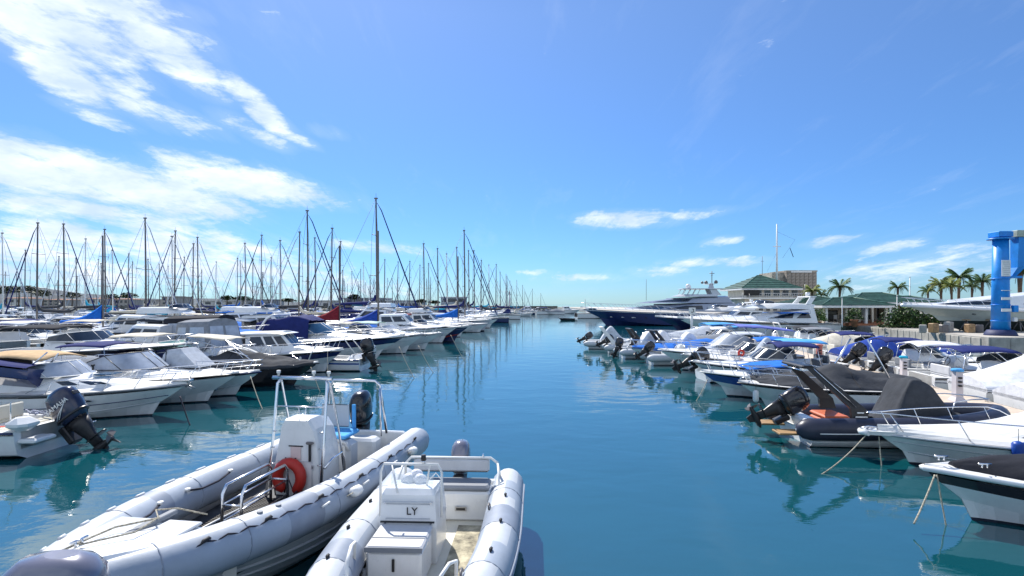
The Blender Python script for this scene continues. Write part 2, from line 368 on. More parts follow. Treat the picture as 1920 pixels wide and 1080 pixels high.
class House:
    """a cabin, coachroof or deckhouse: closed sides with taper, panes can be set on it"""
    def __init__(s, x0, x1, w, za, zb, h, rf=.3, rr=.1, ins=.08, sf=.5, wf=.35, p=2., hb=None, camber=.05):
        s.x0, s.x1, s.w, s.za, s.zb, s.h, s.rf, s.rr, s.ins, s.sf, s.wf, s.p = x0, x1, w, za, zb, h, rf, rr, ins, sf, wf, p
        s.hb_ = h if hb is None else hb; s.camber = camber
    def pt(s, u, v, off=0., sg=1):
        xa = s.x0+s.rr*v; xb = s.x1-s.rf*v; x = lerp(xa, xb, u); q = clamp01((u-s.sf)/(1-s.sf))
        y = (s.w/2-s.ins*v)*(1-(1-s.wf)*q**s.p)+off; z = lerp(s.za, s.zb, u)+lerp(s.h, s.hb_, u)*v
        return (x, sg*y, z)
    def mesh(s, m, top=None, n=10, eave=0.):
        mb = MB(); top = top or m
        lv = [0, .5, .92, 1.]
        def ringp(v):
            a = [s.pt(i/n, min(v, 1), 0 if v < .99 else -.03) for i in range(n+1)]
            return a+[(p[0], -p[1], p[2]) for p in a[::-1]]
        rings = [ringp(v) for v in lv]
        mb.loft(rings, m, cap0=False, cap1=False, smooth=False)
        a = rings[-1][:n+1]; rows = []
        for p in a:
            rows.append([(p[0], p[1]*c, p[2]+s.camber*(1-c*c)) for c in (1, .6, .2, -.2, -.6, -1)])
        mb.grid(rows, top, smooth=True)
        for r_ in (rows[0], rows[-1]): # camber end triangles
            mb.add([r_[0], *r_[1:-1], r_[-1]], [tuple(range(6))], m)
        return mb
    def pane(s, mb, u0, u1, v0, v1, m, off=.006, n=5, slant=0., sides=(1,-1), taper=0.):
        for sg in sides:
            lo = []; hi = []
            for i in range(n+1):
                f = i/n; lo.append(s.pt(lerp(u0, u1, f), v0, off, sg)); 
                vt = v1-taper*f; hi.append(s.pt(lerp(u0+slant, u1-slant, f), vt, off, sg))
            P = lo+hi; F = [(i, i+1, n+1+i+1, n+1+i) if sg < 0 else (i+1, i, n+1+i, n+1+i+1) for i in range(n)]
            mb.add(P, F, m)
        return mb
    def front(s, mb, k, v0, v1, m, gap=.03, off=.008):
        yb = [s.pt(1, v)[1] for v in (v0, v1)]; n = Vector((s.h, 0, s.rf)).normalized()*off
        for j in range(k):
            a, b = -1+2*j/k+gap, -1+2*(j+1)/k-gap
            p = []
            for v, y in ((v0, yb[0]), (v1, yb[1])):
                x, _, z = s.pt(1, v); p += [(x+n.x, a*y, z+n.z), (x+n.x, b*y, z+n.z)]
            mb.add([p[0], p[1], p[3], p[2]], [(0,1,2,3)], m)
        return mb
def windshield(parent, xb, w, z, h, rake, back, m=None, frame=None, depth=.35, n=10, split=True):
    """wrap-round screen: foot curve in plan from port to starboard, top raked back"""
    m = m or glass; foot = []; top = []
    for i in range(n+1):
        a = lerp(-1, 1, i/n); y = a*w/2; x = xb-depth*abs(a)**2.6; 
        foot.append((x, y, z)); top.append((x-rake, y*.9, z+h*(1-.15*abs(a)**4)))
    foot = [(xb-depth-back, -w/2, z)]+foot+[(xb-depth-back, w/2, z)]; top = [(xb-depth-back, -w/2*.92, z+h*.45)]+top+[(xb-depth-back, w/2*.92, z+h*.45)]
    g = MB(); g.grid([foot, top], m, smooth=True); g.build('windshield', parent)
    f = MB(); f.tube(top, .016, frame or steel, n=5); f.tube(foot, .014, frame or steel, n=4)
    for i in ((1, round(n*.36)+1, round(n*.64)+1, n+1) if split else (1, n+1)): f.tube([foot[i], top[i]], .014, frame or steel, n=4)
    f.build('windshield_frame', parent)
def canopy(parent, x0, x1, w, z, m, arch=.12, zb=None, fr=None, posts=None, thick=.03, n=8, sag=0., name='bimini', skirt=0.):
    zb = z if zb is None else zb; rows = []
    for i in range(n+1):
        f = i/n; x = lerp(x0, x1, f); zz = lerp(z, zb, f); e = arch*.5*(1-(2*f-1)**2)
        row = []
        for j in range(9):
            c = -1+j/4; row.append((x+.02*mnoise.noise(Vector((c*2, z*3+x, w))), c*w/2*(1-.03*(2*f-1)**4), zz+e+.035*mnoise.noise(Vector((x*1.6+z, c*2.4, w*5)))+arch*(1-abs(c)**2.4)-sag*abs(sin(pi*2*f))*(1-c*c)-(skirt if abs(c) > .99 else 0)))
        rows.append(row)
    g = MB(); g.grid(rows, m, thick=thick)
    g.build(name, parent)
    if posts:
        f = MB(); fr = fr or steel
        for (xa, za, xb_) in posts:
            for sg in (1, -1):
                zt = lerp(z, zb, clamp01((xb_-x0)/(x1-x0)))
                f.tube([(xa, sg*w/2, za), (xb_, sg*(w/2-.02), zt-.01)], .014, fr, n=5)
        for xb_ in {p[2] for p in posts}:
            zt = lerp(z, zb, clamp01((xb_-x0)/(x1-x0)))
            f.tube([(xb_, -(w/2-.02), zt-.02), (xb_, -w*.3, zt+arch*.75-.03), (xb_, 0, zt+arch*.95-.03), (xb_, w*.3, zt+arch*.75-.03), (xb_, w/2-.02, zt-.02)], .014, fr, n=5)
        f.build(name+'_frame', parent)
def outboard(parent, M, s=1., m=None, tilt=0., text=None, stripe=False):
    """M places the engine's bracket point on the transom; +x forward, tilt swings the leg up aft"""
    m = m or cwk
    def sq(cx, z, a, b, n=14, e=2.6, sx=0.):
        P = []
        for k in range(n):
            t = 2*pi*k/n; c, q = cos(t), sin(t)
            P.append((cx+a*abs(c)**(2/e)*(1 if c > 0 else -1), b*abs(q)**(2/e)*(1 if q > 0 else -1), z+sx*c))
        return P
    leg = MB()
    leg.loft([sq(-.26, -.02, .19, .13), sq(-.27, -.22, .15, .1), sq(-.27, -.4, .1, .06), sq(-.29, -.64, .1, .035)], black)
    leg.loft([sq(-.34, -.44, .2, .11, e=2), sq(-.34, -.46, .2, .11, e=2)], black)
    tp = [(-.02, .02), (-.1, .06), (-.3, .075), (-.46, .05), (-.56, .03)]
    leg.loft([[(x, r*cos(2*pi*k/8), -.65+r*sin(2*pi*k/8)) for k in range(8)] for x, r in tp], black)
    leg.add([(-.18,0.012,-.69),(-.4,.012,-.69),(-.36,.012,-.85),(-.24,.012,-.83),(-.18,-.012,-.69),(-.4,-.012,-.69),(-.36,-.012,-.85),(-.24,-.012,-.83)], [(0,1,2,3),(7,6,5,4),(0,4,5,1),(1,5,6,2),(2,6,7,3),(3,7,4,0)], black)
    o = leg.build('outboard', parent)
    Mt = M @ Matrix.Scale(s, 4) @ Matrix.Rotation(tilt, 4, 'Y')
    o.matrix_local = Mt
    c = MB()
    c.loft([sq(-.25, 0, .2, .14), sq(-.25, .1, .26, .175), sq(-.26, .25, .285, .19, sx=0), sq(-.27, .42, .28, .185, sx=.0), sq(-.29, .53, .25, .165, sx=.015), sq(-.31, .6, .18, .12, sx=.02), sq(-.33, .625, .08, .06, sx=.01)], m)
    co = c.build('cowl', o)
    b2 = MB(); b2.loft([sq(-.25, .07, .272, .187), sq(-.25, .11, .275, .19)], black)
    b2.box((-.5, 0, .4), (.1, .16, .1), black, bev=.02)
    b2.build('cowl_band', o)
    br = MB(); br.box((.0, 0, -.15), (.12, .24, .34), black, bev=.02); br.box((-.08, 0, -.05), (.2, .14, .12), black, bev=.02); br.build('bracket', o)
    pr = MB(); 
    for k in range(3):
        a = 2*pi*k/3
        P = [( -.5, .03*cos(a), -.86+.03*sin(a)), (-.52, .15*cos(a-.4), -.86+.15*sin(a-.4)), (-.56, .17*cos(a), -.86+.17*sin(a)), (-.59, .14*cos(a+.45), -.86+.14*sin(a+.45)), (-.56, .03*cos(a+.3), -.86+.03*sin(a+.3))]
        P = [(x, y, z+.21) for x, y, z in P]; pr.add(P+[(x+.012, y, z) for x, y, z in P], [(0,1,2,3,4),(9,8,7,6,5),(0,5,6,1),(1,6,7,2),(2,7,8,3),(3,8,9,4),(4,9,5,0)], alud)
    pr.build('propeller', o)
    if stripe:
        st = MB()
        for sg in (1, -1):
            for q in (0, .05):
                st.tube([(-.1-q, sg*.19, .12), (-.2-q, sg*.197, .2), (-.38-q, sg*.185, .3+q)], .008, whitep, n=4)
        st.build('cowl_stripes', o)
    if text:
        for sg in (1, -1):
            Mx = Matrix.Translation((-.26, sg*.197, .33)) @ Matrix.Rotation(pi if sg > 0 else 0, 4, 'Z') @ Matrix.Rotation(pi/2, 4, 'X')
            text_part(text, .115, whitep, o, Mx)
    return o
def cover(parent, H, prof, m, w_over=.03, nt_=18, name='canvas_cover', drop=.1, wr=.03, t0=0., t1=.97, seed=1, edge=0.):
    """prof: (t, ridge height above sheer, flatness) knots"""
    rows = []
    for i in range(nt_+1):
        t = lerp(t0, t1, i/nt_)
        for a, b in zip(prof, prof[1:]):
            if a[0] <= t <= b[0]: f = (t-a[0])/max(1e-6, b[0]-a[0]); f = f*f*(3-2*f)*.5+f*.5; hh = lerp(a[1], b[1], f); fl = lerp(a[2], b[2], f); break
        else: hh, fl = prof[-1][1], prof[-1][2]
        b = H.hb(t)+w_over; z = H.zs(t); row = []
        for c in (-1, -.995, -.86, -.68, -.5, -.3, -.12, .12, .3, .5, .68, .86, .995, 1):
            e = 1-abs(c)**fl; x = H.xx(t, 1)
            wv = wr*mnoise.noise(Vector((x*1.7+seed*9, c*b*2.1, seed)))*(1-abs(c)**8) + wr*.5*abs(sin(c*9+x*5+seed))*(1-abs(c)**4)
            row.append((x, c*b, z+.02+hh*e+wv-(drop if abs(c) == 1 else 0)+edge))
        rows.append(row)
    if nt_ > 15: rows = drape(rows, nt_*2, 34, wr*.7, 2.2, seed)
    g = MB(); g.grid(rows, m, smooth=True)
    for r_ in (rows[0], rows[-1]):
        P = list(r_)+[(r_[-1][0], r_[-1][1], r_[-1][2]-.02), (r_[0][0], r_[0][1], r_[0][2]-.02)]
        g.add(P, [tuple(range(len(P)))], m)
    co = g.build(name, parent)
    if nt_ > 15:
        q = MB()
        for f in (.22, .45, .68): q.tube([Vector(p)+Vector((0, 0, .006)) for p in rows[int(f*(len(rows)-1))][2:-2]], .011, rubber, n=4)
        q.build('seam', co)
    return co
def drape(rows, nu, nv, amp=.03, fr=3., seed=0):
    """resample a coarse cloth shape finely and crumple it"""
    a, b_ = len(rows), len(rows[0]); out = []
    def cr(p, t):
        i = min(len(p)-2, int(t)); f = t-i; p0 = Vector(p[max(0, i-1)]); p1 = Vector(p[i]); p2 = Vector(p[i+1]); p3 = Vector(p[min(len(p)-1, i+2)])
        return (p1*2+(p2-p0)*f+(p0*2-p1*5+p2*4-p3)*f*f+(p1*3-p0-p2*3+p3)*f**3)*.5
    cols = [[cr([r[j] for r in rows], (a-1)*u/nu) for j in range(b_)] for u in range(nu+1)]
    for u in range(nu+1):
        r = []
        for v in range(nv+1):
            p = cr(cols[u], (b_-1)*v/nv); q = Vector((p.x*fr, p.y*fr*1.6, p.z*fr*.5+seed)); k = mnoise.noise(q)+.5*mnoise.noise(q*2.3)-.5*abs(mnoise.noise(q*1.4+Vector((7,0,0))))
            r.append((p.x+amp*.5*mnoise.noise(q+Vector((3,3,3))), p.y+amp*.6*k, p.z+amp*k))
        out.append(r)
    return out
def fender(parent, x, y, z, m=None, r=.07, l=.35, ry=0., rz=0.):
    f = MB(); P = []; rr = []
    for q, k in ((-.5,.25),(-.42,.8),(-.3,1),(.3,1),(.42,.8),(.5,.25)): P.append((0, 0, q*l)); rr.append(r*k)
    M_ = Matrix.Translation((x, y, z)) @ Matrix.Rotation(rz, 4, 'Z') @ Matrix.Rotation(ry, 4, 'Y')
    f.tube([M_ @ Vector(p) for p in P], rr, m or whitep, n=8)
    f.tube([M_ @ Vector((0,0,l/2)), M_ @ Vector((0,0,l/2+.25))], .008, rope_m, n=4)
    return f.build('fender', parent)
def cleat(mb, x, y, z, s=1.):
    mb.tube([(x-.08*s, y, z+.05*s), (x+.08*s, y, z+.05*s)], .012*s, steel, n=5)
    for d in (-.03, .03): mb.tube([(x+d*s, y, z), (x+d*s, y, z+.05*s)], .012*s, steel, n=4)
def seatbox(parent, x, y, z, d, m, cushion=None, name='seat', bev=.04, back=None):
    b = MB(); b.box((x, y, z+d[2]/2), d, m, bev=bev); o = b.build(name, parent)
    if cushion:
        c = MB(); c.box((x, y, z+d[2]+.045), (d[0]*.98, d[1]*.96, .08), cushion, bev=.03)
        if back: c.box((x+back*(d[0]/2-.04), y, z+d[2]+.25), (.09, d[1]*.94, .35), cushion, bev=.03)
        c.build('cushion', o)
    return o
def console(parent, x, y, z, w, h, d, m=None, screen=True, wheel=True, rail=True):
    m = m or white; b = MB()
    b.loft([[(x-d/2, y-w/2, z), (x+d/2, y-w/2, z), (x+d/2, y+w/2, z), (x-d/2, y+w/2, z)],
            [(x-d/2, y-w/2, z+h*.7), (x+d/2*.9, y-w/2, z+h*.75), (x+d/2*.9, y+w/2, z+h*.75), (x-d/2, y+w/2, z+h*.7)],
            [(x-d/2*.4, y-w/2*.94, z+h*.95), (x+d/2*.7, y-w/2*.94, z+h), (x+d/2*.7, y+w/2*.94, z+h), (x-d/2*.4, y+w/2*.94, z+h*.95)]], m, smooth=False)
    o = b.build('console', parent)
    if screen:
        g = MB(); rows = []
        for k, (dz, dx) in enumerate(((0, 0), (.2, -.07), (.32, -.14))):
            rows.append([(x+d/2*.7+dx-.12*abs(c)**2, y+c*w/2*(.94-.1*k*.5), z+h+dz) for c in (-1, -.6, -.2, .2, .6, 1)])
        g.grid(rows, glass if screen == 'dark' else clear); g.build('windscreen', o)
    if wheel:
        q = MB(); cx, cz = x-d/2-.08, z+h*.72; P = [(cx+.06*sin(a), y+.17*cos(a), cz+.16*sin(a)) for a in [2*pi*k/14 for k in range(14)]]
        q.tube(P, .014, black, n=5, closed=True)
        for k in (0, 5, 9): q.tube([(cx+.03, y, cz), P[k]], .01, steel, n=4)
        q.build('steering_wheel', o)
    if rail:
        q = MB(); q.tube([(x+d*.3, y-w/2-.02, z+h*.6), (x+d*.25, y-w/2-.02, z+h+.3), (x+d*.25, y-w/2+.1, z+h+.38), (x+d*.25, y+w/2-.1, z+h+.38), (x+d*.25, y+w/2+.02, z+h+.3), (x+d*.3, y+w/2+.02, z+h*.6)], .016, steel, n=5)
        q.build('grab_rail', o)
    return o
def rope(label, a, b, sag=.15, r=.011, m=None, n=12, group='mooring ropes between the boats and the water'):
    o = thing('mooring_rope', label, 'rope', (a[0], a[1], 0), 0, group) if False else None
    mb = MB(); P = []
    for i in range(n+1):
        f = i/n; P.append((lerp(a[0], b[0], f), lerp(a[1], b[1], f), lerp(a[2], b[2], f)-sag*4*f*(1-f)))
    mb.tube(P, r, m or rope_m, n=5)
    return tag(mb.build('mooring_rope'), label, 'rope', group)
def mk(name, label, cat, anchor, xa, ang, group=None):
    """anchor: world x, y of the local point (xa, 0)"""
    a = R(ang); return thing(name, label, cat, (anchor[0]-cos(a)*xa, anchor[1]-sin(a)*xa, 0), a, group)
def Tm(x, y, z): return Matrix.Translation((x, y, z))
def arch(parent, x, w, z0, h, m, r=.03, lean=-.3, name='arch', flat=False):
    f = MB(); P = [(x, -w/2, z0), (x+lean*.8, -w/2*.97, z0+h*.8), (x+lean, -w/2*.85, z0+h), (x+lean, w/2*.85, z0+h), (x+lean*.8, w/2*.97, z0+h*.8), (x, w/2, z0)]
    f.tube(P, r, m, n=6); 
    if flat: f.tube([(p[0]+.22, p[1], p[2]) for p in P], r, m, n=6)
    return f.build(name, parent)
def flag(parent, x, y, z, h=.8, m=None, ang=.4):
    f = MB(); f.tube([(x, y, z), (x-.1, y, z+h)], .01, steel, n=4); o = f.build('flagstaff', parent)
    g = MB(); cols = m or (blueh, whitep, redm)
    for k, mm in enumerate(cols):
        rows = [[(x-.1-.1*(k+j/2)*cos(ang)*.9-.02*i, y+.03*sin(3*(k+j/2)), z+h-.02-i*.1-.08*(k+j/2)) for i in range(4)] for j in range(3)]
        g.grid(rows, mm, thick=.004)
    g.build('flag', o); return o
# ---------------------------------------------------------------- the setting
def struct(mb, name):
    return mb.build(name, kind='structure')
# water
wm = bpy.data.materials.new('harbour_water'); wm.use_nodes = True; t = wm.node_tree; b = t.nodes['Principled BSDF']
b.inputs['Base Color'].default_value = (.004, .075, .105, 1); b.inputs['Roughness'].default_value = .035; b.inputs['IOR'].default_value = 2.25
b.inputs['Specular IOR Level'].default_value = .65
tcn = t.nodes.new('ShaderNodeTexCoord')
def wn(scale, det, stretch, rough=.5, dist=0., rot=0.):
    mp = t.nodes.new('ShaderNodeMapping'); mp.inputs['Scale'].default_value = stretch; mp.inputs['Rotation'].default_value = (0, 0, rot)
    t.links.new(tcn.outputs['Object'], mp.inputs[0]); n = t.nodes.new('ShaderNodeTexNoise'); t.links.new(mp.outputs[0], n.inputs['Vector'])
    n.inputs['Scale'].default_value = scale; n.inputs['Detail'].default_value = det; n.inputs['Roughness'].default_value = rough; n.inputs['Distortion'].default_value = dist
    return n.outputs['Fac']
def wmth(op, a, b_=None, cl=False):
    n = t.nodes.new('ShaderNodeMath'); n.operation = op; n.use_clamp = cl
    for i, v in enumerate((a, b_)):
        if v is None: continue
        if isinstance(v, (int, float)): n.inputs[i].default_value = v
        else: t.links.new(v, n.inputs[i])
    return n.outputs[0]
a1 = wn(.55, 2, (1, 1.5, 1), .5, .4, .3); a2 = wn(2.2, 3, (1, 1.7, 1), .55, .3, -.2); a3 = wn(8, 3, (1, 1.5, 1), .6)
patch = wmth('MULTIPLY', wmth('SUBTRACT', wn(.11, 3, (1, .6, 1), .55, .6), .38), 4., True)
hgt = wmth('ADD', wmth('MULTIPLY', a1, .55), wmth('MULTIPLY', wmth('ADD', wmth('MULTIPLY', a2, .12), wmth('MULTIPLY', a3, .02)), wmth('ADD', patch, .3)))
bp = t.nodes.new('ShaderNodeBump'); bp.inputs['Strength'].default_value = .115; bp.inputs['Distance'].default_value = .3
t.links.new(hgt, bp.inputs['Height']); t.links.new(bp.outputs[0], b.inputs['Normal'])
cr = t.nodes.new('ShaderNodeValToRGB'); cr.color_ramp.elements[0].color = (.003, .06, .08, 1); cr.color_ramp.elements[1].color = (.005, .08, .098, 1)
cr.color_ramp.elements[0].position = .35; cr.color_ramp.elements[1].position = .65
t.links.new(wn(.08, 4, (1, 1, 1)), cr.inputs[0]); t.links.new(cr.outputs[0], b.inputs['Base Color'])
mb = MB(); mb.grid([[(-4000, -600, 0), (4000, -600, 0)], [(-4000, 6000, 0), (4000, 6000, 0)]][::-1], wm, smooth=False); struct(mb, 'water')
# quay on the right: top sheet and a faced edge of concrete blocks
qz = 1.15
QP = [(36.6, 50.5), (34.2, 40.5), (33.6, 37.6), (90, 33), (400, 30), (400, 420), (36, 420), (36, 130), (38.4, 100), (39, 68)]
mb = MB(); n_ = len(QP)
mb.add([(x, y, qz) for x, y in QP], [tuple(range(n_))], pave)
mb.add([(x, y, qz-.16) for x, y in QP]+[(x, y, -1) for x, y in QP], [(i, n_+i, n_+(i+1) % n_, (i+1) % n_) for i in range(n_)], conc)
mb.add([(x, y, qz) for x, y in QP]+[(x, y, qz-.16) for x, y in QP], [(i, n_+i, n_+(i+1) % n_, (i+1) % n_) for i in range(n_)], conc)
quay = struct(mb, 'quay')
blk = None
for i0, i1, stp in ((9, 0, 1.1), (0, 1, 1.1), (1, 2, 1.1), (2, 3, 1.3)):
    (xa, ya), (xb, yb) = QP[i0], QP[i1]; Lq = hypot(xb-xa, yb-ya); k = int(min(Lq, 30)/stp); a = atan2(yb-ya, xb-xa)
    for j in range(k):
        d = (j+.5)*stp; x = xa+(xb-xa)/Lq*d; y = ya+(yb-ya)/Lq*d; off = .1
        x -= -sin(a)*off*-1; y -= cos(a)*off*-1
        if blk is None:
            q = MB(); q.box((0, 0, 0), (1.04, .32, 1.3), conc, bev=.03); blk = q.build('concrete_block', quay)
        else:
            c = blk.copy(); sc.collection.objects.link(c); blk_ = c; c.location = (x, y, .42+random.uniform(-.015, .015)); c.rotation_euler = (0, 0, a); continue
        blk.location = (x, y, .42); blk.rotation_euler = (0, 0, a)
# land at the far left shore with low hills
land = mat('far_ground', (.16,.17,.12), .9, var=.2, vscale=.05)
mb = MB(); mb.add([(-1500, 205, 1.3), (-72, 205, 1.3), (-60, 240, 1.3), (-60, 700, 1.3), (-1500, 700, 1.3)], [(0,1,2,3,4)], land)
mb.add([(-1500, 205, 1.3), (-72, 205, 1.3), (-72, 205, -1), (-1500, 205, -1)], [(3,2,1,0)], conc); struct(mb, 'far_shore')
hillm = mat('wooded_hill', (.075,.1,.12), .95, var=.25, vscale=.03)  # blue-grey of distance haze put into the woodland colour
mb = MB(); rows = []
for j in range(12):
    v = j/11; row = []
    for i in range(90):
        u = i/89; x = lerp(-1500, -250, u); env = clamp01((1-u)*2.2)*(.55+.45*clamp01(u*3))
        h = (26+16*mnoise.noise(Vector((x*.004, 3, 0)))+5*mnoise.noise(Vector((x*.03, v*3, 1)))+2*mnoise.noise(Vector((x*.12, v*9, 2))))*env*sin(pi*v)**.8
        row.append((x, 690+v*380, .5+max(0, h)))
    rows.append(row)
mb.grid(rows, hillm); struct(mb, 'hills')
# breakwater across the harbour mouth
mb = MB(); rows = []
for i in range(160):
    x = lerp(-150, 17, i/159); jz = .5*mnoise.noise(Vector((x*.6, 0, 0)))
    rows.append([(x, 196.5+jz, -.5), (x, 197.6+jz, 1.0+jz*.6), (x, 199, 1.25+jz*.3), (x, 199.02, 2.75), (x, 200.6, 2.75), (x, 200.62, 1.2), (x, 206, -1)])
rock = mat('breakwater_rock', (.17,.16,.14), .9, var=.35, vscale=.8, bump=.5, bscale=3)
mb.grid(rows, rock, smooth=False); bwk = mb.build('breakwater'); tag(bwk, 'long dark rock breakwater with a wall closing the harbour mouth', 'breakwater')
def light_tower(x, y, z, h, label):
    o = thing('harbour_light', label, 'beacon', (x, y, z))
    q = MB(); q.tube([(0,0,0),(0,0,h*.8)], [.45,.3], whitep, n=10); q.build('tower', o)
    q = MB(); q.tube([(0,0,h*.8),(0,0,h*.83)], .55, alud, n=10); q.tube([(0,0,h*.83),(0,0,h*.95)], .25, glass, n=8); q.tube([(0,0,h*.95),(0,0,h)], [.3,.03], redm, n=8); q.build('lantern', o)
light_tower(955-955+-.9, 199.8, 2.75, 5.5, 'small harbour light on the breakwater behind the last masts')
# ---------------------------------------------------------------- right hand buildings
plaster = mat('plaster', (.7,.64,.53), .85, var=.08, vscale=1.2, dirt=.1)
stone = mat('tower_stone', (.36,.31,.26), .9, var=.28, vscale=2.5, bump=.5, bscale=6)
stone2 = mat('tower_stone_pale', (.52,.47,.4), .9, var=.22, vscale=2.5, bump=.5, bscale=6)
greent = mat('green_roof_tile', (.035,.105,.08), .55, var=.25, vscale=2, bump=.3, bscale=8, stretch=(1,1,1))
greenl = mat('green_roof_pale', (.08,.18,.14), .55, var=.2, vscale=2)
dark = mat('dark_interior', (.03,.03,.03), .8)
potm = mat('terracotta', (.42,.17,.09), .8, var=.15)
def roof_slats(parent, P0, P1, Pt, Pt2, n, m):
    """courses of tile proud of one roof face: eaves P0-P1, ridge Pt-Pt2"""
    q = MB()
    for i in range(n):
        v0 = i/n; v1 = (i+.93)/n
        a, b_, c, d = (Vector(P0).lerp(Vector(Pt), v0), Vector(P1).lerp(Vector(Pt2), v0), Vector(P1).lerp(Vector(Pt2), v1), Vector(P0).lerp(Vector(Pt), v1))
        nn_ = (b_-a).cross(d-a).normalized()
        if nn_.z < 0: nn_ = -nn_
        q.add([a+nn_*.09, b_+nn_*.09, c+nn_*.03, d+nn_*.03, a, b_], [(0,1,2,3), (4,5,1,0)], m)
    o = q.build('roof_courses', parent); o['kind'] = 'stuff'
def hip_roof(parent, x0, x1, y0, y1, z, h, ov=.5, m=None, cap=None):
    m = m or greent; x0 -= ov; x1 += ov; y0 -= ov; y1 += ov; cx0 = x0+(y1-y0)/2 if (x1-x0) > (y1-y0) else (x0+x1)/2-.05; cx1 = x1-(y1-y0)/2 if (x1-x0) > (y1-y0) else (x0+x1)/2+.05
    my = (y0+y1)/2; q = MB(); A = [(x0,y0,z),(x1,y0,z),(x1,y1,z),(x0,y1,z),(cx0,my,z+h),(cx1,my,z+h)]
    q.add(A, [(0,1,5,4),(1,2,5),(2,3,4,5),(3,0,4),(3,2,1,0)], m); o = q.build('roof', parent)
    roof_slats(o, A[0], A[1], A[4], A[5], 7, m); roof_slats(o, A[3], A[0], A[4], A[4], 7, m)
    q = MB(); q.box(((x0+x1)/2, (y0+y1)/2, z-.14), (x1-x0+.06, y1-y0+.06, .24), whitep); q.build('fascia', o)
    q = MB()
    for a_, b_ in ((0, 4), (1, 5), (4, 5)): q.tube([Vector(A[a_])+Vector((0,0,.06)), Vector(A[b_])+Vector((0,0,.08))], .07, greenl, n=6)
    q.build('ridge_tiles', o)
    return o
# harbour office with stone tower
yB = 88.
def px2x(px, y): return (px-960)/1000*y
def py2z(py, y): return CH-(py-570)/1000*y
ho = thing('harbour_office', 'harbour office with green hipped roof and a square stone tower', 'building', (45, yB, qz))
def rel(x, y, z): return (x-45, y-yB, z-qz)
q = MB(); xa, xb = px2x(1392, yB), px2x(1505, yB); q.box(((xa+xb)/2-45, 4.5, 1.6), (xb-xa-1.2, 8, 3.2), plaster); q.box(((xa+xb)/2-45, 4.5, 3.3), (xb-xa+.5, 9.4, .22), whitep)
q.box(((xa+xb)/2-45, 4.7, 4.15), (xb-xa-2, 7.4, 1.5), plaster); q.build('wall', ho)
hip_roof(ho, xa-45+.2, xb-45-.2, .3, 9, 4.95, 2.3, ov=.25)
q = MB(); q.box((xa-45+1.4, -.32, 4.2), (2.6, .05, .9), dark); wdw = q.build('window', ho)
for i in range(8):
    q = MB(); xw = xa-45+.9+i*1.18; q.box((xw, .46, 1.9), (.8, .05, 1.5), whitep); f = q.build('window', ho)
    q = MB(); q.box((xw, .42, 1.9), (.68, .04, 1.36), glass); q.build('pane', f)
for i in range(6):
    q = MB(); xw = xa-45+1.6+i*1.5; q.box((xw, .96, 4.2), (1.1, .05, 1.), whitep); f = q.build('window', ho); q = MB(); q.box((xw, .92, 4.2), (1., .04, .88), glass); q.build('pane', f)
q = MB()
for i in range(30): q.tube([(xa-45+i*.36, .0, 3.4), (xa-45+i*.36, .0, 4.1)], .025, whitep, n=4)
q.tube([(xa-45, 0, 4.1), (xb-45, 0, 4.1)], .04, whitep, n=4); q.build('balustrade', ho)
xt0, xt1 = px2x(1474, yB+6), px2x(1530, yB+6); zt = py2z(507, yB+6)-qz
q = MB(); q.box(((xt0+xt1)/2-45, 8.9, zt/2), (xt1-xt0, 6.2, zt), stone); q.box((xt0-45-1.0, 9.3, zt/2-.15), (2.2, 4.8, zt-.3), stone2); tw = q.build('tower', ho)
q = MB(); q.box(((xt0+xt1)/2-45, 5.78, zt-.12), (xt1-xt0+.2, .12, .25), stone2); q.box(((xt0+xt1)/2-45-.1, 5.7, zt-.25), (xt1-xt0-1.6, .1, .3), whitep); q.build('parapet', tw)
for row in range(11):   # stone courses on the near face
    for col_ in range(7):
        q = None
        ww = (xt1-xt0)/7; xo = xt0-45+ww*(col_+.5)
        if row == 0 and col_ == 0:
            s_ = MB(); s_.box((0, 0, 0), (ww*.94, .12, zt/14*.9), stone, bev=.02); sblk = s_.build('stone_block', tw); c = sblk
        else: c = sblk.copy(); sc.collection.objects.link(c)
        c.location = (xo, 5.78-random.uniform(0, .03), zt*.26+row*zt/15.3)
q = MB(); mx_ = px2x(1462, yB+5)-45
q.tube([(mx_, 6, 4), (mx_, 6, py2z(420, yB+6)-qz)], [.22, .1], whitep, n=8); 
for a_, z_ in ((-.6, 13.2), (.5, 12.6)): q.tube([(mx_-.7, 6, zt+4.2), (mx_+.7, 6, zt+4.2)], .05, whitep, n=4)
fm = q.build('flag_mast', ho)
q = MB(); q.tube([(mx_, 6, py2z(425, yB)-qz), (mx_+3.2, 6, zt+5.4), (mx_+1.0, 6, zt+2.2)], .018, alud, n=4); q.tube([(mx_-.1, 6, zt+3), (mx_-2.2, 5, zt-.3)], .018, alud, n=4); q.build('halyard', fm)
q = MB(); q.grid([[(mx_+2.3+.12*i+.05*sin(j*2), 6, zt+4.1-.32*i-.1*j) for j in range(3)] for i in range(6)], navy, thick=.01); q.build('flag', fm)
q = MB(); q.tube([(mx_-2.1, 7, zt-1), (mx_-2.1, 7, zt+2.6)], .04, alud, n=5); q.tube([(mx_-2.4, 7, zt+1.7), (mx_-1.8, 7, zt+1.7)], .03, alud, n=4); q.build('antenna', tw)
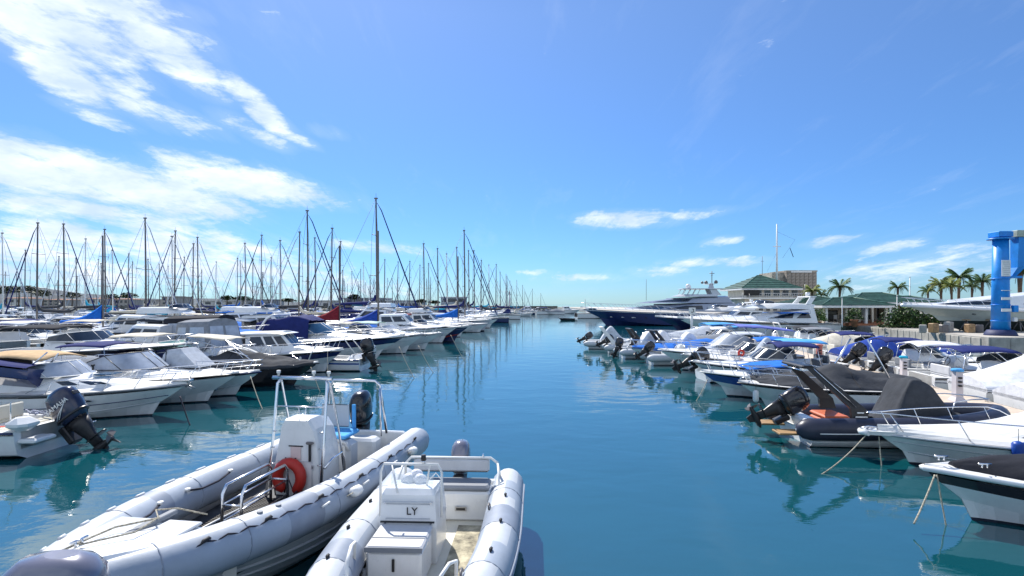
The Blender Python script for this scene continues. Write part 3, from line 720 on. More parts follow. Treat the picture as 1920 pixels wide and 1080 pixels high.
# restaurant pavilions
def pavilion(cx, y, w_, d, h, rh, label, open_=True, ov=.6):
    o = thing('pavilion', label, 'pavilion', (cx, y, qz)); n = max(2, int(w_/1.9))
    q = MB(); q.box((0, d, h/2), (w_, .2, h), plaster); q.box((-w_/2, d*.5, h/2), (.2, d, h), plaster); q.build('wall', o)
    for i in range(n+1):
        q = MB(); q.box((-w_/2+.15+i*(w_-.3)/n, 0, h/2), (.26, .26, h-.01), plaster if i % 2 else whitep, bev=.02); q.build('post', o)
    q = MB(); q.box((0, d/2, .12), (w_+.3, d+.3, .22), potm); q.build('floor_slab', o)
    for i in range(n):
        xx = -w_/2+.15+(i+.5)*(w_-.3)/n
        q = MB(); q.box((xx, d-.13, h*.5), ((w_-.3)/n*.62, .06, h*.62), dark if i % 3 else whitep); f = q.build('window', o)
        q = MB(); q.box((xx, d-.18, h*.5), ((w_-.3)/n*.52, .04, h*.54), glass); q.build('pane', f)
    hip_roof(o, -w_/2, w_/2, 0, d, h+.2, rh, ov=ov)
    return o
xr = 40.
pavilion(px2x(1605, 58), 58, 6.8, 4.5, 2.0, .8, 'open restaurant pavilion with a low green tiled roof facing the quay')
pavilion(px2x(1655, 61)+1.5, 62, 8.5, 6, 2.35, 1.1, 'second green roofed pavilion behind the open restaurant')
pavilion(px2x(1712, 66)+.6, 66, 7, 5, 2.2, .9, 'third green roofed pavilion beside the tall hedge')
pavilion(px2x(1545, 70), 70, 6, 5, 2.3, .9, 'small green roofed pavilion nearest the harbour office')
mk_ = MB()
def frondmesh(Lf, droop, m, seed):
    q = MB(); rnd = random.Random(seed); P = []
    for i in range(9):
        f = i/8; P.append(Vector((Lf*f*(1-.18*f*f), 0, Lf*(.42*f-droop*f*f))))
    q.tube(P, [.03*(1-i/9)+.006 for i in range(9)], m, n=3)
    for i in range(1, 9):
        for sg in (1, -1):
            for h_ in (0, .5):
                p = P[i-1].lerp(P[i], h_); l = Lf*.26*(sin(pi*min(.97, (i+h_)/9))**.6)
                d = Vector((l*.5, sg*l*.8, -l*rnd.uniform(.25, .65))); wd = Vector((.075, 0, 0))*(Lf/2)
                q.add([p-wd, p+wd, p+d], [(0,1,2)], m)
    return q
palmg = mat('palm_leaf', (.06,.13,.035), .6, var=.3, vscale=3); palmy = mat('palm_leaf_yellow', (.2,.24,.05), .6, var=.3, vscale=3); bark = mat('palm_bark', (.14,.1,.07), .9, var=.3, vscale=12, bump=.6)
FR = {}
def palm(x, y, z, h, Lf, label, m=palmg, n=16, seed=1):
    n += 8; o = thing('palm_tree', label, 'palm tree', (x, y, z)); rnd = random.Random(seed)
    q = MB(); lean = rnd.uniform(-.04, .04); rr = .16*Lf/2
    q.tube([(lean*h*f*f, 0, h*f) for f in (0,.15,.4,.7,1)], [rr*1.5, rr, rr*.85, rr*.9, rr*1.3], bark, n=8); q.build('trunk', o)
    for k in range(n):
        dr = (.25, .62, 1.05)[k % 3]; key = (m.name, dr)
        if key not in FR: f = frondmesh(1., dr, m, int(dr*100)).build('frond', o); FR[key] = f
        else: f = FR[key].copy(); sc.collection.objects.link(f); f.parent = o
        f.location = (lean*h, 0, h); s_ = Lf*rnd.uniform(.85, 1.1); f.scale = (s_, s_, s_); f.rotation_euler = (0, rnd.uniform(-.25, .1)-(0 if k % 3 else .35), 2*pi*k/n*2.4+rnd.uniform(-.2, .2))
    return o
palm(px2x(1573, 75), 75, qz, py2z(538, 75)-qz, 2.0, 'lone palm tree above the green pavilion roofs', seed=2)
palm(px2x(1524, 70), 70, qz, py2z(545, 70)-qz, 1.5, 'yellow green palm beside the stone tower', palmy, 20, seed=3)
palm(px2x(1545, 74), 74.5, qz, py2z(552, 74)-qz, 1.2, 'low dark palm between tower and pavilions', palmg, seed=4)
palm(px2x(1683, 80), 80, qz, py2z(539, 80)-qz, 1.7, 'thin palm standing left of the tall white pole', seed=5)
palm(px2x(1797, 84), 84, qz, py2z(519, 84)-qz, 2.7, 'tallest palm of the clump left of the blue crane', palmg, 20, seed=6)
palm(px2x(1765, 80), 80, qz, py2z(534, 80)-qz, 2.2, 'yellowish palm left in the clump by the blue crane', palmy, 22, seed=7)
palm(px2x(1785, 78), 78, qz, py2z(537, 78)-qz, 1.9, 'bushy yellow green palm in the middle of the clump', palmy, 22, seed=8)
palm(px2x(1842, 84), 84, qz, py2z(528, 84)-qz, 2.2, 'dark palm just left of the blue crane column', palmg, 18, seed=9)
palm(px2x(1822, 88), 88, qz, py2z(537, 88)-qz, 2., 'small palm between the tall palm and the crane', palmg, 16, seed=19)
palm(px2x(1912, 62), 62, qz, py2z(508, 62)-qz, 2.8, 'large palm at the right edge behind the crane jib', palmg, 20, seed=10)
palm(px2x(1740, 92), 92, qz, py2z(546, 92)-qz, 1.8, 'distant palm at the left end of the palm clump', palmg, 14, seed=11)
# shrubs
leafd = mat('leaf_dark', (.035,.08,.02), .6, var=.4, vscale=4); leafl = mat('leaf_light', (.11,.2,.04), .6, var=.35, vscale=4)
def shrub(x, y, z, rx, ry, rz_, label, m=leafd, n=700, cat='shrub', leaf=.16, seed=3, pot=None, m2=None):
    o = thing('shrub' if not pot else 'potted_plant', label, cat, (x, y, z)); rnd = random.Random(seed); zz = 0
    if pot:
        q = MB(); q.tube([(0,0,0),(0,0,pot*.8),(0,0,pot*.82),(0,0,pot)], [pot*.32, pot*.46, pot*.52, pot*.52], potm, n=12); q.build('pot', o); zz = pot
    for nm, mm, k in (('foliage', m, n), ('young_leaves', m2 or leafl, n//3)):
        q = MB()
        for i in range(k):
            a, b_ = rnd.uniform(0, 2*pi), math.acos(rnd.uniform(-.2, 1)); r_ = rnd.uniform(.55, 1.05)*(1+.22*sin(a*3+seed)+.15*sin(a*7))
            p = Vector((rx*r_*sin(b_)*cos(a), ry*r_*sin(b_)*sin(a), zz+.1+rz_*max(0, r_*cos(b_))+(.1 if nm != 'foliage' else 0)))
            e = Vector((rnd.uniform(-1,1), rnd.uniform(-1,1), rnd.uniform(-1,1))).normalized()*leaf; g = e.cross(Vector((rnd.uniform(-1,1), rnd.uniform(-1,1), .5))).normalized()*leaf*.5
            q.add([p-e*.6, p+g, p+e, p-g], [(0,1,2,3)], mm)
        q.build(nm, o)
    return o
shrub(px2x(1700, 53), 53, qz, 2.3, 1.2, 2.0, 'large clipped dark green hedge bush on the quay edge', n=2400, leaf=.15, seed=4)
shrub(px2x(1728, 53)+.5, 52.5, qz, 1.4, 1.0, 1.3, 'lower green bush against the right side of the hedge', n=1100, leaf=.14, seed=5)
shrub(px2x(1608, 54), 54.5, qz, .8, .8, 1.0, 'round potted shrub in a terracotta pot before the pavilion', n=420, leaf=.12, seed=6, pot=.75, cat='potted plant')
shrub(px2x(1546, 56), 57, qz, .75, .7, 1.1, 'feathery potted shrub at the left corner of the pavilion', leafl, n=420, leaf=.13, seed=7, pot=.5, cat='potted plant')
shrub(px2x(1580, 57), 56.2, qz, .3, .3, .55, 'small potted plant between the pavilion posts', n=150, leaf=.1, seed=8, pot=.4, cat='potted plant')
# tall lamp pole behind pavilions
def pole(px, y, pyt, label, r=.05, z=qz, m=whitep, name='flagpole', cat='pole'):
    q = MB(); x = px2x(px, y); q.tube([(0,0,0),(0,0,.4),(0,0,py2z(pyt, y)-z)], [r*1.8, r*1.2, r*.7], m, n=6); q.tube([(0,0,py2z(pyt, y)-z-.02), (0,0,py2z(pyt, y)-z+.08)], r*1.2, m, n=6)
    o = q.build(name); o.location = (x, y, z); return tag(o, label, cat)
pole(1706, 72, 520, 'tall thin white pole rising behind the pavilions', .08)
pole(1682, 55, 555, 'short white pole in front of the third pavilion', .05)
pole(1579, 54, 560, 'white pole between the pavilion and the quay edge', .05)
# cafe chairs and tables on the pavilion terrace
def cafe(px, y, label, m):
    o = thing('terrace_chair', label, 'chair', (px2x(px, y), y, qz+.23), random.uniform(0, 6), 'terrace chairs in the open pavilion')
    q = MB(); q.box((0, 0, .44), (.42, .42, .05), m, bev=.02); q.build('seat', o)
    q = MB(); q.box((-.2, 0, .68), (.04, .42, .45), m, bev=.015); q.build('backrest', o)
    for sx in (-.18, .18):
        for sy in (-.18, .18): q = MB(); q.tube([(sx, sy, 0), (sx, sy, .42)], .018, m, n=4); q.build('leg', o)
for k, px in enumerate((1558, 1566, 1573, 1587, 1594, 1622, 1630)): cafe(px, 59+k % 3*.7, ('white' if k % 2 else 'black')+' terrace chair in the open pavilion, '+('leftmost','second from left','third from left','fourth from left','third from right','second from right','rightmost')[k], whitep if k % 2 else black)
# blue travel crane: column, head and jib
cy_ = 40.; cx_ = px2x(1876, cy_)
crn = thing('jib_crane', 'tall bright blue column crane with a jib at the quay corner', 'crane', (cx_, cy_, qz)); ct = py2z(447, cy_)-qz
q = MB(); q.tube([(0,0,.42),(0,0,ct)], [.57,.47], bluep, n=28); q.build('column', crn)
for zz in (1.05, 2.25, ct-3.05):
    q = MB(); q.tube([(0,0,zz),(0,0,zz+.06)], .585, bluep, n=28); q.build('flange', crn)
q = MB(); q.tube([(0,0,0),(0,0,.06),(0,0,.4),(0,0,.42)], [.98,.98,.8,.72], mat('crane_base', (.02,.03,.1), .6), n=24)
for k in range(12): q.tube([(.86*cos(k*pi/6), .86*sin(k*pi/6), .05), (.86*cos(k*pi/6), .86*sin(k*pi/6), .2)], .05, alud, n=6)
q.build('base', crn)
q = MB(); q.box((.0, 0, ct+.28), (1.08, 1.0, .42), bluep, bev=.04); q.tube([(0,0,ct-.1),(0,0,ct)], .8, bluep, n=24); q.build('slewing_head', crn)
jm = mat('jib_panel', (.42,.46,.38), .6, var=.1)
q = MB(); q.box((1.6, 0, ct+.32), (1.5, .9, .5), jm, bev=.03); q.box((4.8, 0, ct+.36), (5.2, .5, .55), bluep, bev=.03); q.build('jib', crn)
q = MB(); q.loft([[(.75, -.08, ct-2.85), (1.1, -.08, ct-2.85), (1.1, .08, ct-2.85), (.75, .08, ct-2.85)], [(1.0, -.3, ct-2.2), (1.75, -.3, ct-2.0), (1.75, .3, ct-2.0), (1.0, .3, ct-2.2)], [(1.05, -.35, ct+.1), (2.1, -.35, ct+.1), (2.1, .35, ct+.1), (1.05, .35, ct+.1)]], bluep, smooth=False); q.box((.8, 0, ct-2.9), (1.2, .5, .16), bluep); q.build('brace', crn)
q = MB(); q.box((-.1, -.56, 5.0), (.66, .03, 1.2), whitep); sp_ = q.build('notice_panel', crn)
q = MB()
for k in range(7): q.box((-.1+.03*(k % 3), -.58, 5.45-k*.15), (.42+.1*(k % 2), .008, .035), alu)
q.build('notice_lines', sp_)
for zz, hh_ in ((1.9, .22), (2.75, .2), (3.35, .05)):
    q = MB(); q.box((-.1, -.59, zz), (.72, .05, hh_), whitep); q.build('white_band', crn)
q = MB(); q.box((.6, -.5, 2.0), (.35, .3, .5), bluep, bev=.03); q.box((.6,-.5,1.2), (.25,.25,.3), whitep, bev=.03); q.build('junction_box', crn)
# ---------------------------------------------------------------- inflatable boats
def rib_tube(parent, L, hw, r, z0, z1, xs=-.4, matf=None, n=16, m=None, bow=.4, pw=2.4, seam=None, pe=.62):
    P = []; rr = []; k = 26; Lb = L-r
    def half(sg):
        A = []; B_ = []
        for i, (dx, f) in enumerate(((-.34, .12), (-.3, .45), (-.18, .82), (0, 1.), (.1, 1.))): A.append((xs+dx, sg*hw, z0)); B_.append(r*f)
        for i in range(1, k+1):
            q = (i/k); q = sin(q*pi/2)**.9 if q > .0 else 0
            x = lerp(xs+.12, Lb, q); qq = clamp01((x/Lb-bow)/(1-bow)); y = hw*(1-qq**pw)**pe if qq < 1 else 0
            A.append((x, sg*y, z0+(z1-z0)*clamp01(x/Lb)**2)); B_.append(r*lerp(1, .86, qq))
        return A, B_
    a, ra = half(1); b_, rb = half(-1); P = a+b_[::-1][1:]; rr = ra+rb[::-1][1:]
    q = MB(); q.tube(P, rr, m or tubeg, n=n, up=(0,0,1), matf=matf)
    o = q.build('inflatable_tube', parent); return o, P, rr
def on_tube(P, rr, i, ang, off=0.):
    """point on the tube skin; ang from the top, outward positive"""
    p = Vector(P[i]); t = (Vector(P[i+1])-Vector(P[i-1])).normalized(); up = Vector((0,0,1)); up = (up-t*up.dot(t)).normalized(); out = t.cross(up)*-1
    if (out.x*p.x*0+out.y*p.y) < 0 and abs(p.y) > .1: out = -out
    return p+(up*cos(ang)+out*sin(ang))*(rr[i]+off)
def rib_hull(parent, L, hw, z, m, bottom=None, draft=.35, strakes=True):
    H = Hull(L-.25, 2*hw+.1, z, z+.35, rake=L*.13, st=1., full=.45, pw=2.6, draft=draft)
    q = H.mesh(m, bottom or antif, nt_=18, nl=5, bz=.02); o = q.build('hull', parent)
    if strakes:
        q = MB()
        for v, r_ in ((1.0, .03), (.55, .022), (.25, .02)):
            for sg in (1, -1):
                pts = []
                for i in range(15):
                    t = i/14*.96; R_ = H.ring(t, 8); j = 2+v*8; j0 = int(min(j, 9.99)); p = R_[j0]; pts.append((p[0], sg*(p[1]+.012), p[2]))
                q.tube(pts, r_, m, n=5)
        q.build('strake', o)
    return H
# ---- large grey boat in the foreground
A = thing('inflatable_boat', 'long grey inflatable boat with red life ring on its white console', 'inflatable boat', (-3.12, 10.75, 0), R(-98.5))
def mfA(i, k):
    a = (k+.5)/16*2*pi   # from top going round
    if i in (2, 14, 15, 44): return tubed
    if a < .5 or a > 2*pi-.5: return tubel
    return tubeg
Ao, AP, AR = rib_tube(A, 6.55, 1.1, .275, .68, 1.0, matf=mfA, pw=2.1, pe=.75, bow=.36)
rib_hull(A, 6.3, 1.12, .52, lgrey, blackh)
q = MB(); rows = []   # cockpit floor
for i in range(12):
    x = lerp(0, 5.0, i/11); wd = .95*(1-clamp01((x/6-.45)/.55)**2.4*.9); rows.append([(x, -wd, .44), (x, wd, .44)])
q.grid(rows, mat('dark_floor', (.07,.075,.085), .7, var=.2, vscale=6, dirt=.1), smooth=False); q.build('floor', A)
q = MB()
gm = mat('floor_grating', (.025,.025,.028), .8)
rows = [[(x, c*min(.62, .95*(1-clamp01((x/6-.45)/.55)**2.4*.9)-.12), .455) for c in (-1, 1)] for x in [lerp(2.5, 4.6, i/8) for i in range(9)]]
q.grid(rows, gm, thick=.01, smooth=False)
for i in range(44):
    x = 2.5+i*.048; wd = min(.62, .95*(1-clamp01((x/6-.45)/.55)**2.4*.9)-.12); q.box((x, 0, .466), (.016, 2*wd, .02), rubber)
for j in range(-11, 12): q.box((3.45, j*.055, .463), (1.9, .014, .016), rubber)
q.build('floor_grating', A)
q = MB(); q.box((.0, 0, .62), (.1, 2.0, .7), white, bev=.02); q.box((.3, -.6, .62), (.5, .5, .36), white, bev=.04); q.build('transom', A)
# foredeck
q = MB(); rows = []
for i in range(9):
    x = lerp(4.8, 6.12, i/8); wd = (.86*(1-clamp01((x-4.4)/1.95)**1.9)+.1); z = lerp(1.02, 1.22, i/8)-(.10 if i == 0 else 0)
    rows.append([(x, -wd, z-.05), (x, -wd*.82, z+.03), (x, -wd*.3, z+.06), (x, wd*.3, z+.06), (x, wd*.82, z+.03), (x, wd, z-.05)])
q.grid(rows, white, smooth=False, thick=.06); fd = q.build('foredeck', A)
q = MB(); q.add([(4.8,-.8,.44),(4.8,.8,.44),(4.8,.8,1.0),(4.8,-.8,1.0)], [(3,2,1,0)], white); q.box((4.68, 0, .6), (.4, .8, .32), white, bev=.03); q.build('step_locker', A)
q = MB(); q.box((5.25, -.3, 1.125), (.62, .4, .03), lgrey, bev=.01); q.box((5.25, .3, 1.125), (.62, .4, .03), lgrey, bev=.01)
q.box((5.2, 0, 1.15), (.9, .08, .05), cushg, bev=.01); q.build('deck_hatch', fd)
q = MB(); cleat(q, 5.9, 0, 1.27, 1.1); q.build('cleat', fd)
q = MB(); q.tube([(6.2+.08*cos(a), .08*sin(a), 1.27) for a in [2*pi*k/12 for k in range(12)]], .018, alud, n=5, closed=True)
q.tube([(6.2+.07*cos(a), .02+.07*sin(a), 1.32) for a in [2*pi*k/12 for k in range(12)]], .014, alud, n=5, closed=True); q.build('bow_ring', fd)
q = MB(); q.tube([(5.9, 0, 1.28), (5.5, .2, 1.24), (5.1, .1, 1.22), (4.8, -.2, 1.17), (4.6, -.1, 1.12), (4.62, .3, 1.08)], .009, rope_m, n=5); q.tube([(6.1, 0, 1.3), (5.7, -.1, 1.25), (5.4, -.12, 1.23), (5.1, .12, 1.22)], .011, rope_m, n=5); q.build('painter', fd)
# console
q = MB()
x0c, x1c = 1.62, 2.3
sh = [(.0, .44), (.0, 1.18), (.06, 1.42), (.16, 1.6), (.28, 1.68), (.55, 1.68), (.62, 1.6), (.66, 1.25), (.68, .95), (.72, .44)]
prof = [(-.36, .44), (-.38, .95), (-.31, 1.28), (-.26, 1.55), (-.2, 1.66), (.2, 1.66), (.3, 1.5), (.36, 1.26), (.4, .95), (.4, .44)]
q.loft([[(1.62, .02+y, z*.94+.02) for y, z in prof], [(1.9, .02+y, z) for y, z in prof], [(2.22, .02+y, z) for y, z in prof], [(2.28, .02+y*.96, lerp(.44, z, .985)) for y, z in prof]], white, smooth=False)
con = q.build('console', A)
q = MB(); q.box((2.292, .02, 1.13), (.008, .17, .2), mat('notice_pink', (.66,.52,.5), .6)); q.build('notice', con)
q = MB(); q.box((2.292, .02, 1.24), (.008, .24, .018), black); q.box((2.31, .27, 1.16), (.03, .03, .3), black); q.box((2.31, .27, 1.3), (.05,.12,.04), alud, bev=.01); q.build('door_handle', con)
q = MB(); rows = []; cx, cz = -.05, .76   # horseshoe life ring
for k in range(15):
    a = lerp(-pi*.36, pi*1.36, k/14); rows.append((2.36, cx+.2*cos(a), cz+.23*sin(a)))
q.tube(rows, [.05]+[.085]*13+[.05], redm, n=10); lr = q.build('life_ring', con)
q = MB(); q.tube([(2.36, cx-.08, cz-.24), (2.4, cx, cz+.02), (2.36, cx+.09, cz-.26)], .012, rope_d, n=4); q.tube([(2.3, cx-.1, 1.05),(2.42, cx-.02, 1.0),(2.3, cx+.08, 1.05)], .012, rope_d, n=4)
q.tube([(2.4, cx-.24, cz-.05), (2.48, cx-.16, .52), (2.36, cx-.05, .47), (2.5, cx+.1, .48), (2.42, cx+.18, .6)], .012, rope_d, n=4); q.build('ring_line', lr)
# T frame over the console
q = MB()
for sg in (1, -1):
    q.tube([(2.38, .02+sg*.46, .44), (2.22, .02+sg*.44, 1.3), (2.1, .02+sg*.43, 2.2), (2.06, .02+sg*.4, 2.28)], .024, steel, n=8)
    q.tube([(1.5, .02+sg*.46, .44), (1.72, .02+sg*.44, 1.4), (1.98, .02+sg*.43, 2.2), (2.06, .02+sg*.4, 2.28)], .02, steel, n=8)
    for z in (1.2, .95, 1.45): q.tube([(2.24-(z-1.3)*.15, .02+sg*.44, z), (2.24-(z-1.3)*.15, .02+sg*.37, z)], .012, steel, n=5)
q.tube([(2.06, -.52, 2.29), (2.06, .52, 2.29)], .03, steel, n=8); q.tube([(2.15, -.42, 1.84), (2.15, .46, 1.84)], .012, steel, n=5)
q.tube([(2.15,-.02,1.84),(2.16,.02,1.72),(2.15,.1,1.72),(2.15,.12,1.84)], .01, steel, n=4)
q.build('console_frame', A)
for y in (-.42, .2, .46):
    q = MB(); q.tube([(2.06, y, 2.3), (2.06, y, 2.36), (2.06, y, 2.37), (2.06, y, 2.41)], [.02,.02,.035,.03], whitep, n=8); q.build('lamp', A)
q = MB(); q.tube([(2.28, .5, .9), (2.1, .53, 1.0), (1.75, .53, 1.02), (1.65, .53, .9), (1.65, .53, .46)], .018, steel, n=6); q.build('grab_rail', A)
# rear roll frame
q = MB()
q.tube([(.06, -.72, .9), (.18, -.5, 1.88), (.2, -.4, 1.99), (.2, .46, 1.99), (.18, .56, 1.9), (.1, .66, .95)], .026, steel, n=8)
q.tube([(-.2, -.72, .9), (.1, -.52, 1.85), (.2, -.4, 1.99)], .02, steel, n=8); q.tube([(.3, -.7, .9), (.22, -.5, 1.85)], .02, steel, n=8)
q.tube([(.38, .66, .95), (.22, .57, 1.85)], .02, steel, n=6); q.build('roll_frame', A)
seatbox(A, 1.05, .12, .44, (.42, .62, .62), lgrey, None, 'helm_seat', bev=.08)
q = MB(); q.tube([(1.26, -.19, .9), (1.28, -.15, 1.04), (1.2, .12, 1.09), (1.28, .38, 1.04), (1.26, .43, .9)], .03, lgrey, n=6); q.build('seat_edge', A)
q = MB(); q.box((.95, -.0, 1.12), (.6, .7, .07), c_sky, bev=.02); q.box((.62, .22, 1.34), (.05, .07, .52), c_sky, bev=.01); q.box((.62, -.15, 1.38), (.04, .55, .42), lgrey, bev=.04); q.build('blue_seat_pad', A)
seatbox(A, .42, .32, .44, (.34, .6, .5), white, None, 'motor_well_locker', bev=.05)
ob = outboard(A, Tm(-.1, -.05, .98), 1.05, cwk, tilt=R(14))
for yy in (-.2, .08):   # passenger hoops
    q = MB(); y = yy
    q.tube([(3.72, y, .46), (3.7, y, .96), (3.62, y, 1.06), (2.7, y, 1.06), (2.62, y, .98), (2.62, y, .46)], .022, steel, n=8)
    q.tube([(3.71, y, .82), (2.62, y, .82)], .016, steel, n=6); q.tube([(3.71, y, .6), (2.62, y, .6)], .014, steel, n=6); q.build('handrail', A)
q = MB(); q.tube([(3.71, -.2, .82), (3.71, .08, .82)], .016, steel, n=6); q.tube([(2.62, -.2, .82), (2.62, .08, .82)], .016, steel, n=6); q.build('rail_link', A)
q = MB(); q.tube([(2.6, -.42, .48), (3.5, -.46, .5), (4.3, -.5, .5)], .02, lgrey, n=6); q.tube([(2.6, .5, .48), (3.5, .5, .5), (4.3, .42, .5)], .02, lgrey, n=6); q.build('floor_edge', A)
for (par, PP, RR2, ii) in ((A, AP, AR, (9, 13, 18, 22, len(AP)-10, len(AP)-14, len(AP)-19)),):
    for i in ii:
        q = MB(); t = (Vector(PP[i+1])-Vector(PP[i-1])).normalized(); up = Vector((0,0,1)); up = (up-t*up.dot(t)).normalized(); o_ = t.cross(up)
        q.tube([Vector(PP[i])+(up*cos(a)+o_*sin(a))*(RR2[i]-.001) for a in [2*pi*k/24 for k in range(24)]], .008, tubed, n=4, closed=True); q.build('seam_band', par)
q = MB(); q.tube([(2.297, -.26, .5), (2.3, -.28, .6), (2.3, -.28, 1.0), (2.3, .3, 1.0), (2.3, .3, .5)], .006, lgrey, n=4)
for z in (.58, .92): q.box((2.305, .31, z), (.012, .03, .06), steel)
q.build('locker_outline', con)
# tube fittings
NP = len(AP)
for seg in ((5, 22),):
    q = MB(); pts = []; idx = list(range(seg[0], seg[1])); port = seg[0] < NP/2
    for n_, i in enumerate(idx):
        pts.append(on_tube(AP, AR, i, .75 if port else -.75+1.5*(0), .012+.0))
    pts2 = []
    for a_, b_ in zip(pts, pts[1:]):
        pts2 += [a_, a_.lerp(b_, .5)+Vector((0, 0, -.035))]
    q.tube(pts2, .01, rope_d, n=5); ll = q.build('life_line', A)
    for n_ in range(0, len(pts), 3):
        q = MB(); p = pts[n_]; q.tube([p+Vector((-.07, 0, 0)), p+Vector((-.035,0,.015)), p+Vector((.035,0,.015)), p+Vector((.07, 0, 0))], [.008,.022,.022,.008], rubber, n=6); q.build('line_patch', ll)
for (i, z_) in ((6, 0), (12, 0)):
    p = on_tube(AP, AR, i, 1.25, .05); fender(A, p.x, p.y, p.z, whitep, .075, .34, ry=R(80), rz=R(8))
for i in (8, 11, 14):
    p = on_tube(AP, AR, i, 1.2, .01); q = MB(); q.tube([p+Vector((-.09,0,-.01)), p+Vector((-.05,.03,.03)), p+Vector((.05,.03,.03)), p+Vector((.09,0,.01))], .014, whitep, n=5); q.build('tube_handle', A)
for i in (16, 17):
    p = on_tube(AP, AR, i, .15, 0); q = MB(); q.tube([p+Vector((0,0,-.01)), p+Vector((0,0,.012))], .035, cushg, n=10); q.build('air_valve', A)
for sgn, rg in ((1, range(7, 24, 2)), (-1, range(NP-25, NP-7, 2))):   # white edge strips on top of the tube
    for i in rg:
        if sgn > 0: continue
        a_, b_ = on_tube(AP, AR, i, .32, .004), on_tube(AP, AR, i+1, .32, .004); q = MB(); d = (b_-a_)*.62
        q.tube([a_, a_+d*.1, a_+d*.9, a_+d], [.006,.022,.022,.006], tubel, n=6); q.build('tube_pad', A)
for j, i in enumerate((NP-12, NP-17)):   # inner grab line
    a_ = on_tube(AP, AR, i, -.95, .02); b_ = on_tube(AP, AR, i-3, -.95, .02); q = MB(); q.tube([a_, a_.lerp(b_, .3)+Vector((0,0,-.06)), a_.lerp(b_, .7)+Vector((0,0,-.06)), b_], .014, rope_d, n=5)
    q.tube([a_+Vector((0,0,0)), a_+Vector((.001,0,.03))], .035, whitep, n=8); q.tube([b_, b_+Vector((.001,0,.03))], .035, whitep, n=8); q.build('grab_line', A)
# ---- smaller grey boat with the LY console
B = thing('inflatable_boat', 'smaller light grey inflatable boat lettered LY on its console', 'inflatable boat', (-.93, 8.35, 0), R(-92.5))
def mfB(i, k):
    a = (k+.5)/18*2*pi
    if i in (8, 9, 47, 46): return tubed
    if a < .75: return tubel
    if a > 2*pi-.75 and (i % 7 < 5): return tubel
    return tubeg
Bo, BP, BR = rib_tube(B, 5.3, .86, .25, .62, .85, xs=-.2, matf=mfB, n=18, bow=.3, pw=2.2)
rib_hull(B, 5.1, .88, .45, white, blackh)
q = MB(); rows = [[(x, -.66, .36), (x, .66, .36)] for x in (0, 1, 2, 3.2)]+[[(x, -wd, .36), (x, wd, .36)] for x, wd in ((3.8, .5), (4.4, .25))]
q.grid(rows, cream, smooth=False); q.build('floor', B)
q = MB(); q.box((1.75, .38, .368), (1.9, .34, .012), sand); q.box((3.0, 0, .368), (.9, 1.0, .012), mat('grey_non_slip', (.36,.36,.36), .8, var=.2, vscale=10)); q.build('non_slip_pad', B)
q = MB()
for sg in (1, -1): q.box((2.0, sg*.655, .5), (4.0, .05, .28), white)
q.box((.05, 0, .55), (.12, 1.4, .45), white, bev=.02); q.build('inner_moulding', B)
sb = seatbox(B, 2.22, -.26, .36, (.6, .62, .42), white, None, 'locker_seat', bev=.03)
q = MB(); q.box((2.22, -.26, .81), (.62, .64, .06), cushl, bev=.02); q.build('cushion', sb)
q = MB(); q.box((2.3, -.26, .842), (.02, .6, .006), cushg); q.box((2.535, -.26, .64), (.012, .03, .14), black, bev=.004); q.box((2.54,-.26,.81),(.01,.64,.055),cushg); q.build('latch', sb)
q = MB(); q.loft([[(1.2, -.6, .36), (1.9, -.6, .36), (1.9, .1, .36), (1.2, .1, .36)], [(1.2, -.6, .8), (1.9, -.6, .8), (1.9, .1, .8), (1.2, .1, .8)],
      [(1.25, -.58, 1.12), (1.86, -.58, 1.17), (1.86, .07, 1.17), (1.25, .07, 1.12)], [(1.3, -.54, 1.17), (1.8, -.55, 1.23), (1.8, .04, 1.23), (1.3, .04, 1.17)]], white, smooth=False); con = q.build('console', B)
q = MB(); q.box((1.905, -.255, .86), (.02, .66, .015), black); q.box((1.9, -.255, 1.1), (.02,.62,.012), lgrey); q.build('console_seam', con)
q = MB(); q.tube([(1.903,-.52,.9),(1.903,.02,.9)], .004, lgrey, n=4); q.tube([(1.888,-.52,1.07),(1.888,.02,1.07)], .004, lgrey, n=4)
for y_ in (-.53, .03):
    for z_ in (.84, 1.09): q.tube([(1.895, y_, z_), (1.912, y_, z_)], .011, steel, n=6)
q.build('console_panel', con)
text_part('LY', .13, black, con, Matrix.Translation((1.9, -.2, .985)) @ Matrix.Rotation(pi/2, 4, 'Z') @ Matrix.Rotation(pi/2, 4, 'X'), depth=.004)
q = MB(); rows = [[(1.66+.12*(1-c*c)-dx, -.26+c*.27, 1.2+dz) for c in (-1,-.6,-.2,.2,.6,1)] for dz, dx in ((0,0),(.1,.05),(.16,.08))]
q.grid(rows, clear); q.build('windscreen', con)
q = MB()
q.tube([(1.72, -.64, .86), (1.7, -.64, 1.4), (1.7, -.6, 1.5), (1.7, .08, 1.5), (1.7, .13, 1.4), (1.74, .13, .86)], .017, whitep, n=7)
q.tube([(1.7, -.5, 1.5), (1.88, -.38, 1.2)], .012, whitep, n=6); q.tube([(1.7, -.02, 1.5), (1.6, -.08, 1.2)], .012, whitep, n=6)
q.build('console_rail', B)
q = MB(); q.tube([(1.7, -.1, 1.51), (1.7, -.1, 1.55)], .02, steel, n=8); q.tube([(1.7, -.1, 1.55), (1.7, -.1, 1.62)], [.035, .028], black, n=10); q.build('mast_lamp', B)
q = MB(); P = [(1.22+.06*sin(a), -.26+.17*cos(a), 1.0+.16*sin(a)) for a in [2*pi*k/16 for k in range(16)]]; q.tube(P, .014, whitep, n=6, closed=True); q.build('steering_wheel', con)
bag = MB(); 
